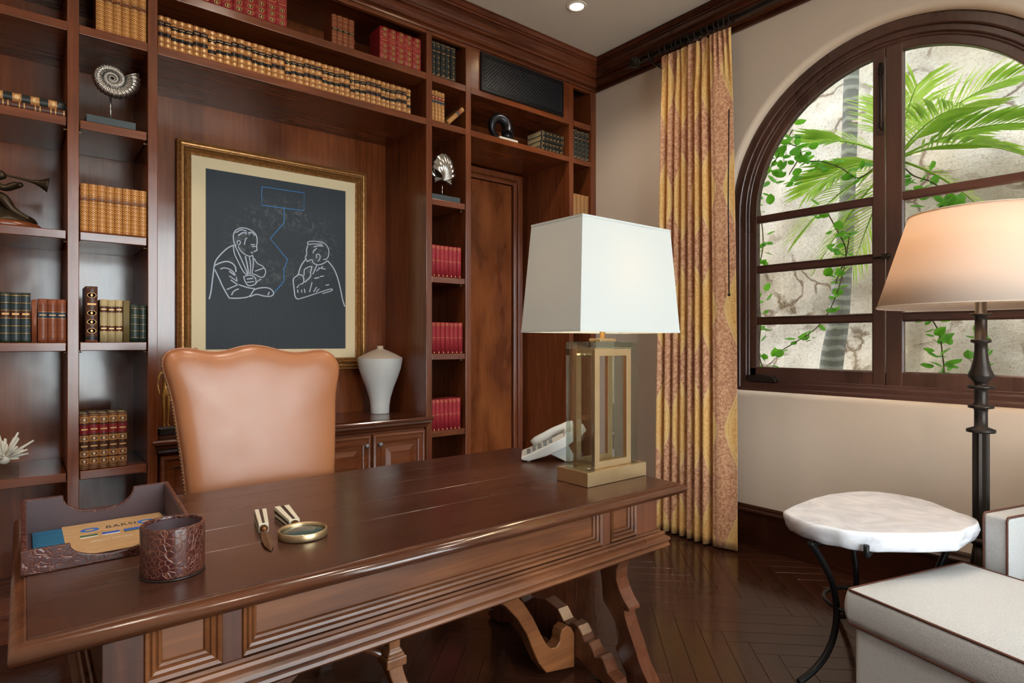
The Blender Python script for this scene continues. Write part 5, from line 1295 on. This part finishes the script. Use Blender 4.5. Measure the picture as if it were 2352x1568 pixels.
m.loft([[(r*math.cos(2*PI*k/72), r*math.sin(2*PI*k/72), z) for k in range(72)] for r, z in ((0.386, 1.4635), (0.345, 1.596), (0.305, 1.729), (0.264, 1.862))], True, False); sh = m.build('shade', 'shade_cream', fl_)
md = sh.modifiers.new('solid', 'SOLIDIFY'); md.thickness = 0.002; md.offset = -1
for r, z in ((0.3867, 1.4635), (0.2647, 1.862)):
    m = MB(); m.tube([(r*math.cos(2*PI*k/72), r*math.sin(2*PI*k/72), z) for k in range(72)], 0.0028, 6, True); m.build('shade_trim', 'shade_cream', fl_)
m = MB(); m.sphere((0, 0, 1.66), 0.034, 14, 10, (1, 1, 1.3)); m.build('bulb', 'bulb_glow', fl_)
m = MB()
for k in range(3):
    a = 2*PI*k/3; m.tube([(0, 0, 1.80), (0.262*math.cos(a), 0.262*math.sin(a), 1.858)], 0.003, 6)
m.tube([(0, 0, 1.60), (0, 0, 1.63)], 0.016, 10); m.tube([(0.0, 0, 1.69), (0, 0, 1.81)], 0.004, 6); m.build('spider', 'iron', fl_)
ld = bpy.data.lights.new('floor_lamp_light', 'POINT'); ld.energy = 6; ld.color = (1.0, 0.74, 0.46); ld.shadow_soft_size = 0.05
lo_ = bpy.data.objects.new('floor_lamp_light', ld); COL.objects.link(lo_); lo_.parent = fl_; lo_.location = (0, 0, 1.74)

# ------------------------------------------------------------------ quartz side table
KS = 0.945
SL = [(2.587,-2.089),(2.82,-2.08),(3.074,-2.108),(3.252,-2.197),(3.272,-2.333),(3.267,-2.433),(3.136,-2.569),(3.089,-2.665),(2.97,-2.7),(2.868,-2.69),(2.79,-2.675),(2.623,-2.567),(2.506,-2.458),(2.46,-2.366),(2.473,-2.26),(2.515,-2.134)]
SL = [(x * KS, -3.4 + (y + 3.4) * KS) for x, y in SL]
scx, scy = sum(p[0] for p in SL) / 16, sum(p[1] for p in SL) / 16
stb = thing('side_table', 'side table with rough rose-quartz slab top on curved black iron legs', 'side table', (scx, scy, 0.0006))
S2 = closed_smooth([(x - scx, y - scy) for x, y in SL], 1)
S2 = [q for i in range(len(S2)) for q in (S2[i], ((S2[i][0] + S2[(i+1) % len(S2)][0]) / 2, (S2[i][1] + S2[(i+1) % len(S2)][1]) / 2))]
S2 = [(x * (1 + 0.035 * noise.noise((x*11, y*11, 3.1))), y * (1 + 0.035 * noise.noise((x*11, y*11, 7.7)))) for x, y in S2]
m = MB(); m.smooth = True; lo = []
ZS = 0.62
def sring(k_, z, nz=0.0): return [(x * k_ * (1 + nz * noise.noise((x*14, y*14, z*30))), y * k_ * (1 + nz * noise.noise((x*14, y*14, z*30 + 5))), z) for x, y in S2]
LV = [(0.91, ZS - 0.076, 0.06), (0.945, ZS - 0.068, 0.07), (0.975, ZS - 0.050, 0.06), (1.0, ZS - 0.026, 0.035), (1.0, ZS - 0.009, 0.015), (0.988, ZS - 0.002, 0.004), (0.965, ZS, 0.0)]
rings_ = [sring(*l) for l in LV]
m.loft(rings_, True, True); m.build('slab', 'quartz', stb)
def iron_leg(a):
    P = [(0.372, ZS - 0.080), (0.340, 0.500), (0.304, 0.445), (0.264, 0.369), (0.243, 0.270), (0.252, 0.181), (0.291, 0.102), (0.355, 0.046), (0.428, 0.013)]
    m = MB(); pts = [(math.cos(a)*r, math.sin(a)*r, z) for r, z in P]
    v_ = [Vector(p) for p in pts]; sm_ = []
    for i in range(len(v_) - 1):
        p0, p1, p2, p3 = v_[max(i-1,0)], v_[i], v_[i+1], v_[min(i+2, len(v_)-1)]
        for q in range(5):
            t_ = q / 5; sm_.append(0.5 * ((2*p1) + (-p0 + p2)*t_ + (2*p0 - 5*p1 + 4*p2 - p3)*t_*t_ + (-p0 + 3*p1 - 3*p2 + p3)*t_**3))
    sm_.append(v_[-1]); m.tube(sm_, 0.0125, 10); return m.build('leg', 'black_iron', stb)
LA = [math.radians(a) for a in (159, 45, -27)]
for a in LA: iron_leg(a)
m = MB(); m.tube([(0.150*math.cos(2*PI*k/40) - 0.085, 0.150*math.sin(2*PI*k/40) + 0.035, 0.27) for k in range(40)], 0.008, 8, True); m.build('stretcher_ring', 'black_iron', stb)
for a in LA:
    m = MB(); q = Vector((math.cos(a) * 0.36, math.sin(a) * 0.36, 0))
    m.tube([(0, 0, ZS - 0.088), (q.x, q.y, ZS - 0.088)], 0.009, 8); m.build('top_spoke', 'black_iron', stb)
# the upturned prong gripping the slab edge
pa = math.radians(190); pr_ = 0.318
m = MB(); m.tube([(0, 0, ZS - 0.088), (math.cos(pa)*pr_, math.sin(pa)*pr_, ZS - 0.088), (math.cos(pa)*(pr_+0.012), math.sin(pa)*(pr_+0.012), ZS - 0.082), (math.cos(pa)*(pr_+0.014), math.sin(pa)*(pr_+0.014), ZS - 0.045)], 0.010, 8); m.build('prong', 'black_iron', stb)

# ------------------------------------------------------------------ ottoman and armchair
RZ = math.radians(-16)     # local -x faces the desk
def cushion(m, x0, x1, y0, y1, z0, z1, crown, r=0.03, nx=22, ny=22):
    m.smooth = True
    def edge(t_, a, b_): return a + (b_ - a) * t_
    def rr(i, n): 
        t_ = i / n; return 0.5 - 0.5 * math.cos(PI * t_)
    top = []
    for j in range(ny + 1):
        v = rr(j, ny)
        for i in range(nx + 1):
            u = rr(i, nx)
            x, y = edge(u, x0, x1), edge(v, y0, y1)
            ex = min(u, 1-u) * (x1-x0); ey = min(v, 1-v) * (y1-y0)
            k = (1 - math.exp(-ex / 0.06)) * (1 - math.exp(-ey / 0.06))
            top.append((x, y, z1 + crown * k))
    b_ = len(m.v)
    m.add(top, [(j*(nx+1)+i, j*(nx+1)+i+1, (j+1)*(nx+1)+i+1, (j+1)*(nx+1)+i) for j in range(ny) for i in range(nx)])
    per = [top[i] for i in range(nx+1)] + [top[j*(nx+1)+nx] for j in range(1, ny+1)] + [top[ny*(nx+1)+i] for i in range(nx-1, -1, -1)] + [top[j*(nx+1)] for j in range(ny-1, 0, -1)]
    cxm, cym = (x0+x1)/2, (y0+y1)/2
    hh = z1 - z0
    loops = []
    for k in range(6):
        t_ = k / 5; bul = 0.008 * math.sin(PI * t_)
        loops.append([(p[0] + bul * (1 if p[0] > x1-1e-4 else -1 if p[0] < x0+1e-4 else 0), p[1] + bul * (1 if p[1] > y1-1e-4 else -1 if p[1] < y0+1e-4 else 0), z1 - hh * t_) for p in per])
    m.loft(loops, True, False); m.add(loops[-1], [tuple(range(len(per)))])
    m.smooth = False
def rrect(x0, x1, y0, y1, r, z, n=6):
    pts = []
    for cx_, cy_, a0 in ((x1-r, y1-r, 0), (x0+r, y1-r, PI/2), (x0+r, y0+r, PI), (x1-r, y0+r, 1.5*PI)):
        for k in range(n+1):
            a = a0 + PI/2*k/n; pts.append((cx_ + r*math.cos(a), cy_ + r*math.sin(a), z))
    return pts
# ottoman: local origin at its far front corner on the floor
ot = thing('ottoman', 'off-white upholstered ottoman with brown piping in the foreground', 'ottoman', (2.232, -2.502, 0.0006), RZ)
OWX, OWY = 0.640, -0.80
m = MB(); cushion(m, 0.0, OWX, OWY, 0.0, 0.335, 0.450, 0.022); m.build('cushion', 'upholstery', ot)
for z in (0.335, 0.450):
    m = MB(); m.tube(rrect(-0.001, OWX + 0.001, OWY - 0.001, 0.001, 0.012, z), 0.0045, 6, True); m.build('welt', 'welt_brown', ot)
m = MB(); m.smooth = False
m.loft([rrect(0.012, OWX - 0.012, OWY + 0.012, -0.012, 0.02, z) for z in (0.10, 0.325)]); m.build('base', 'upholstery', ot, 0.012, 3)
m = MB()
for k in range(28):
    m.sphere((0.011, -0.02 - k*0.0275, 0.118), 0.0075, 8, 5); m.sphere((0.02 + k*0.022, -0.011, 0.118), 0.0075, 8, 5)
m.build('nailheads', 'iron', ot)['kind'] = 'stuff'
for x in (0.06, OWX - 0.06):
    for y in (-0.06, OWY + 0.06):
        m = MB(); m.lathe([(0.026, 0.10), (0.024, 0.05), (0.016, 0.0), (0.0001, 0.0)], (x, y, 0), 12); m.build('foot', 'leg_wood', ot)
# armchair behind it
ac = thing('armchair', 'off-white armchair with brown piping behind the ottoman', 'armchair', (2.232, -2.502, 0.0006), RZ)
AX0, AX1, AYF, AYN = 0.668, 1.30, -0.052, -0.86
ZARM = 0.655
def arm(y0, y1):
    m = MB(); m.box(AX0, AX1, y0, y1, 0.10, ZARM); m.build('arm', 'upholstery', ac, 0.012, 3)
    m = MB(); m.tube([(AX0 - 0.001, y0 + 0.003, 0.11), (AX0 - 0.001, y0 + 0.003, ZARM - 0.012), (AX0 + 0.006, y0 + 0.003, ZARM + 0.001), (AX1, y0 + 0.003, ZARM + 0.001)], 0.0045, 6)
    m.tube([(AX0 - 0.001, y1 - 0.003, 0.11), (AX0 - 0.001, y1 - 0.003, ZARM - 0.012), (AX0 + 0.006, y1 - 0.003, ZARM + 0.001), (AX1, y1 - 0.003, ZARM + 0.001)], 0.0045, 6); m.build('welt', 'welt_brown', ac)
arm(AYF - 0.085, AYF); arm(AYN, AYN + 0.085)
bx('seat_base', 'upholstery', ac, AX0 + 0.01, AX1, AYN + 0.087, AYF - 0.087, 0.10, 0.30, 0.01)
m = MB(); cushion(m, AX0 + 0.005, AX1 - 0.16, AYN + 0.088, AYF - 0.088, 0.302, 0.42, 0.018); m.build('seat_cushion', 'upholstery', ac)
bx('back', 'upholstery', ac, AX1 - 0.155, AX1, AYN + 0.088, AYF - 0.088, 0.302, 0.86, 0.025, 4)
for x in (AX0 + 0.05, AX1 - 0.05):
    for y in (AYF - 0.045, AYN + 0.045):
        m = MB(); m.lathe([(0.024, 0.10), (0.022, 0.05), (0.015, 0.0), (0.0001, 0.0)], (x, y, 0), 12); m.build('foot', 'leg_wood', ac)

# ------------------------------------------------------------------ recessed ceiling lights: one by the corner, the rest added as fill
def downlight(x, y, label, power):
    d = thing('recessed_downlight', label, 'downlight', (x, y, ZC), 0, 'recessed ceiling downlights')
    m = MB(); m.lathe([(0.046, -0.0008), (0.048, -0.006), (0.064, -0.006), (0.068, -0.0008)], seg=32); m.build('trim_ring', 'white_paint', d)
    m = MB(); m.lathe([(0.0001, -0.0030), (0.045, -0.0030), (0.046, -0.0010), (0.0001, -0.0008)], seg=32); m.build('lens', 'downlight_glow', d)
    l = bpy.data.lights.new('downlight_beam', 'SPOT'); l.energy = power; l.color = (1.0, 0.88, 0.74); l.spot_size = math.radians(135); l.spot_blend = 0.9; l.shadow_soft_size = 0.12
    o = bpy.data.objects.new('downlight_beam', l); COL.objects.link(o); o.parent = d; o.location = (0, 0, -0.02)
downlight(2.871, -0.544, 'small round recessed downlight glowing in the ceiling near the corner', 26)
for k, (x, y, lb) in enumerate(((0.95, -0.85, 'fill downlight added above the desk chair, out of frame'), (-0.75, -0.85, 'fill downlight added at the far end of the bookcase, out of frame'), (2.6, -2.4, 'fill downlight added above the side table, out of frame'),
        (0.95, -2.4, 'fill downlight added above the desk front, out of frame'), (-0.75, -2.4, 'fill downlight added near the plain side wall, out of frame'), (2.6, -4.2, 'fill downlight added behind the camera beside the window wall'), (0.6, -4.2, 'fill downlight added behind the camera by the glazed doors'))):
    downlight(x, y, lb, 28)  # unseen lamps added to brighten the room

# ------------------------------------------------------------------ garden outside the window
t = NT('limestone')
v = t.coords('Object')
ns = t.n('TexNoise'); ns.inputs['Scale'].default_value = 2.2; ns.inputs['Detail'].default_value = 5; t.set(ns.inputs['Vector'], v)
sc1 = t.n('VectorMath', operation='SCALE'); t.set(sc1.inputs[0], ns.outputs['Color']); sc1.inputs['Scale'].default_value = 0.5
ad = t.n('VectorMath', operation='ADD'); t.set(ad.inputs[0], v); t.set(ad.inputs[1], sc1.outputs[0])
vo = t.n('TexVoronoi', feature='DISTANCE_TO_EDGE'); t.set(vo.inputs['Vector'], ad.outputs[0]); vo.inputs['Scale'].default_value = 1.5
crk = t.ramp(vo.outputs[0], [(0.0, (0, 0, 0, 1)), (0.035, (1, 1, 1, 1))])
gate = t.ramp(t.noise(v, 1.7, 2), [(0.42, (1, 1, 1, 1)), (0.56, (0, 0, 0, 1))])
crk2 = t.math('MAXIMUM', crk, gate)
big = t.noise(v, 1.3, 5, 0.6); fine = t.noise(v, 26, 6, 0.7); pit = t.ramp(t.noise(v, 48, 4, 0.7), [(0.36, (0, 0, 0, 1)), (0.46, (1, 1, 1, 1))])
c = t.ramp(big, [(0.3, srgb(208, 192, 168)), (0.5, srgb(226, 216, 200)), (0.7, srgb(236, 231, 222))])
c = t.mix(t.math('MULTIPLY', t.math('SUBTRACT', 1.0, pit), 0.5), c, srgb(150, 120, 88))
c = t.mix(t.math('MULTIPLY', t.math('SUBTRACT', 1.0, crk2), 0.85), c, srgb(120, 90, 60))
t.pbsdf(c, 0.9, spec=0.2, normal=t.bump(t.math('ADD', t.math('MULTIPLY', fine, 0.7), t.math('MULTIPLY', crk2, 0.5)), 0.7, 0.05))
m = MB(); m.smooth = True
NYc, NZc = 110, 90; loops = []
for j in range(NZc + 1):
    z = -0.4 + 6.4 * j / NZc; l_ = []
    for i in range(NYc + 1):
        y = -5.0 + 7.5 * i / NYc
        d = 0.30 * noise.fractal((y*0.5, z*0.5, 2.0), 1.0, 2.0, 5) + 0.10 * noise.fractal((y*1.9, z*1.9, 5.0), 1.0, 2.0, 4)
        cell = noise.voronoi((y*0.9, z*0.8, 1.0))[0]; d += 0.10 * min(0.6, cell[1] - cell[0])
        l_.append((6.3 - d + 0.10 * (z - 1), y, z))
    loops.append(l_)
m.loft(loops, False, False)
tag(m.build('rock_face', 'limestone'), 'pale cracked limestone cliff outside the arched window', 'cliff', kind='structure')
plain('bounce_ground', srgb(178, 170, 158), 0.9)  # unseen ground, kept pale to bounce sunlight up to the ceiling
struct(bx('ground', 'bounce_ground', None, -12, 12, -14, 6, -0.5, -0.07, 0))

struct(bx('added_shade_roof', 'white_paint', None, XLEFT - 0.3, 4.10, YBACK - 0.35, 0.9, ZC + 0.125, ZC + 0.30, 0))  # unseen slab with eaves, added to cut the sky light on the cliff
def leaf_mat(name, c1, c2, tl_, tr=0.35):
    t = NT(name); oi = t.n('ObjectInfo'); n_ = t.noise(t.coords('Object'), 20, 3)
    c = t.mix(t.math('ADD', t.math('MULTIPLY', oi.outputs['Random'], 0.6), t.math('MULTIPLY', n_, 0.4)), c1, c2)
    d = t.n('BsdfPrincipled'); t.set(d.inputs['Base Color'], c); d.inputs['Roughness'].default_value = 0.4
    tr_n = t.n('BsdfTranslucent'); tr_n.inputs[0].default_value = tl_
    mx = t.n('MixShader'); mx.inputs[0].default_value = tr; t.set(mx.inputs[1], d.outputs[0]); t.set(mx.inputs[2], tr_n.outputs[0]); t.t.links.new(mx.outputs[0], t.out.inputs[0])
leaf_mat('vine_leaf', srgb(52, 132, 30), srgb(110, 186, 54), srgb(140, 220, 56))
leaf_mat('palm_leaf', srgb(112, 170, 52), srgb(184, 214, 96), srgb(206, 232, 110), 0.5)
t = NT('palm_bark'); sp = t.n('SeparateXYZ', i_0=t.coords('Object')); rg = t.math('SINE', t.math('ADD', t.math('MULTIPLY', sp.outputs[2], 70), t.math('MULTIPLY', t.noise(t.coords('Object'), 9), 6)))
t.pbsdf(t.mix(t.ramp(rg, [(0.2, (0, 0, 0, 1)), (0.6, (1, 1, 1, 1))]), srgb(126, 126, 120), srgb(164, 166, 156)), 0.85, normal=t.bump(rg, 0.2, 0.01))
plain('vine_stem', srgb(110, 100, 64), 0.8)
def smooth3(P, n=6):
    v_ = [Vector(p) for p in P]; out = []
    for i in range(len(v_) - 1):
        p0, p1, p2, p3 = v_[max(i-1,0)], v_[i], v_[i+1], v_[min(i+2, len(v_)-1)]
        for q in range(n):
            t_ = q / n; out.append(0.5 * ((2*p1) + (-p0 + p2)*t_ + (2*p0 - 5*p1 + 4*p2 - p3)*t_*t_ + (-p0 + 3*p1 - 3*p2 + p3)*t_**3))
    out.append(v_[-1]); return out
def frond(parent, base, tipdir, L_, droop, nl, ll, spread, seed):
    rg_ = random.Random(seed); d = Vector(tipdir).normalized(); b0 = Vector(base); m = MB()
    rach = [b0 + d * L_ * s_ + Vector((0, 0, -droop * s_ ** 2.2)) for s_ in [k / 14 for k in range(15)]]
    m.tube(rach, [0.010 - 0.008 * k / 14 for k in range(15)], 5)
    for k in range(nl):
        s_ = 0.22 + 0.78 * k / nl; q = s_ * 14; i = min(13, int(q)); p = rach[i].lerp(rach[i+1], q - i); tan = (rach[i+1] - rach[i]).normalized()
        for sd in (-1, 1):
            side = tan.cross(Vector((0, 0, 1))); side.normalize(); up_ = side.cross(tan)
            l2 = ll * (0.55 + 0.45 * math.sin(PI * min(1, s_ * 1.05))) * rg_.uniform(0.85, 1.1)
            ang = spread * (1 - 0.45 * s_) + rg_.uniform(-0.08, 0.08)
            dd = (tan * math.cos(ang) + side * sd * math.sin(ang) + up_ * 0.16).normalized()
            wv = dd.cross(up_).normalized() * 0.0085
            p1 = p + dd * l2 * 0.5; p2 = p + dd * l2 + Vector((0, 0, -0.16 * l2))
            m.add([p - wv*0.4, p + wv*0.4, p1 + wv, p2, p1 - wv], [(0, 1, 2, 3, 4)])
    return m.build('frond', 'palm_leaf', parent, fix=False)
p1_ = thing('palm_tree', 'tall palm with smooth grey trunk against the cliff', 'palm', (5.6, -1.086, -0.07))
m = MB(); m.tube([(x, y, z) for x, y, z in smooth3([(0.0, 0.20, -0.1), (0.0, 0.083, 1.126), (0.0, 0.021, 1.55), (0.0, -0.022, 2.086), (0, -0.052, 2.54), (0, -0.088, 3.70), (0, -0.105, 5.0)], 8)], [0.105 - 0.045 * min(1, k / 34) for k in range(49)], 18); m.build('trunk', 'palm_bark', p1_)
for k in range(7):
    a = k * 0.9; frond(p1_, (0, -0.105, 5.0), (math.cos(a), math.sin(a), 0.7), 1.3, 0.9, 20, 0.38, 1.0, k)
p2_ = thing('palm_tree', 'low leafy palm spreading yellow-green fronds behind the window mullion', 'palm', (5.0, -1.72, -0.07))
m = MB(); m.tube(smooth3([(0.0, 0.0, -0.1), (0.0, 0.02, 1.2), (0, 0.0, 2.3), (0, 0.0, 2.75)], 8), 0.055, 14); m.build('trunk', 'palm_bark', p2_)
for k, (dr_, L_, dp_) in enumerate((((-0.1, 0.9, 0.75), 0.75, 0.22), ((0.1, 0.95, 0.25), 0.72, 0.30), ((-0.2, 0.8, -0.25), 0.70, 0.30), ((0.2, 0.5, -0.9), 0.75, 0.10), ((0.0, -0.75, 0.75), 0.95, 0.30), ((0.2, -0.95, 0.45), 1.05, 0.42),
        ((-0.2, -0.9, 0.15), 0.85, 0.36), ((-0.3, -0.3, 0.95), 0.7, 0.2), ((0.3, 0.2, 1.0), 0.75, 0.2), ((0.1, -0.7, -0.35), 0.75, 0.35), ((-0.2, 0.55, -0.6), 0.7, 0.2), ((-0.4, -0.5, 0.4), 0.8, 0.3))):
    frond(p2_, (0, 0, 2.72), dr_, L_, dp_, 21, 0.42, 1.1, 20 + k)
# leafy vines
lm = MB(); w = [(-0.0, 0.0), (0.30, 0.16), (0.42, 0.42), (0.34, 0.72), (0.0, 1.0), (-0.34, 0.72), (-0.42, 0.42), (-0.30, 0.16)]
lm.add([(x, y, -0.10 * abs(x) * 2 - 0.12 * y * y) for x, y in w] + [(0, 0.5, 0.02)], [(i, (i + 1) % 8, 8) for i in range(8)])
lo_proto = lm.build('leaf', 'vine_leaf'); leaf_me = lo_proto.data; bpy.data.objects.remove(lo_proto)
def vine(label, origin, path, n, size, seed, jit=0.06):
    rg_ = random.Random(seed); v_ = thing('climbing_vine', label, 'vine', origin)
    P = smooth3(path, 8); m = MB(); m.tube(P, 0.0045, 5); m.build('stem', 'vine_stem', v_)
    for k in range(n):
        p = P[rg_.randrange(len(P))] + Vector((rg_.uniform(-jit, jit), rg_.uniform(-jit, jit), rg_.uniform(-jit, jit)))
        o = bpy.data.objects.new('leaf', leaf_me); COL.objects.link(o); o.parent = v_; o.location = p
        s_ = size * rg_.uniform(0.6, 1.2); o.scale = (s_, s_, s_); o.rotation_euler = (rg_.uniform(-0.4, 1.3), rg_.uniform(-0.7, 0.7), rg_.uniform(0, 2*PI))
vine('dense vine clump hanging at the upper edge of the arched window', (4.6, -1.0, 2.6), [(0, -0.15, 0.34), (0.05, -0.02, 0.2), (0, 0.05, 0.05), (-0.05, 0.10, -0.12), (0, 0.02, 0.25), (0.02, -0.2, 0.18), (0, -0.12, 0.0)], 80, 0.085, 1, 0.10)
vine('vine sprig reaching from the clump toward the palm trunk', (4.72, -1.17, 2.66), [(0, 0.0, 0.05), (0, -0.14, 0.02), (0, -0.28, -0.06), (0, -0.40, -0.16), (0, -0.52, -0.10)], 24, 0.085, 2, 0.05)
vine('vine trailing down the window edge beside the curtain', (4.6, -0.86, 1.1), [(0, -0.02, 1.3), (0.02, -0.04, 1.0), (0, 0.0, 0.7), (0, -0.03, 0.4), (0, -0.02, 0.1), (0, -0.08, -0.05)], 60, 0.075, 3, 0.05)
vine('thin vine stem leaning left across the middle panes', (4.82, -1.33, 1.3), [(0, 0.45, -0.10), (0, 0.28, 0.0), (0, 0.1, 0.12), (0, -0.02, 0.30), (0, -0.10, 0.55), (0, -0.14, 0.8)], 26, 0.08, 4, 0.05)
vine('round-leaved vine hanging before the cliff under the floor lamp shade', (4.6, -2.10, 1.0), [(0, 0.06, 0.50), (0, 0.0, 0.38), (0, -0.02, 0.25), (0, -0.03, 0.10), (0, 0.0, -0.05)], 34, 0.085, 5, 0.06)
vine('vine of small leaves climbing just right of the floor lamp stem', (4.6, -2.32, 1.0), [(0, 0.0, 0.50), (0, 0.02, 0.30), (0, -0.01, 0.12), (0, 0.0, -0.05)], 22, 0.07, 6, 0.05)
vine('broad-leaved vine crossing the low palm crown', (4.5, -1.98, 2.2), [(0, 0.1, 0.35), (0, 0.0, 0.20), (0, -0.12, 0.12), (0, -0.20, 0.0), (0, -0.05, -0.1)], 30, 0.09, 7, 0.08)
vine('vine clinging along the meeting stile beside the palm', (4.42, -1.56, 1.92), [(0, 0.1, 0.35), (0, 0.0, 0.15), (0, -0.05, 0.0), (0, 0.02, -0.2)], 26, 0.075, 8, 0.07)
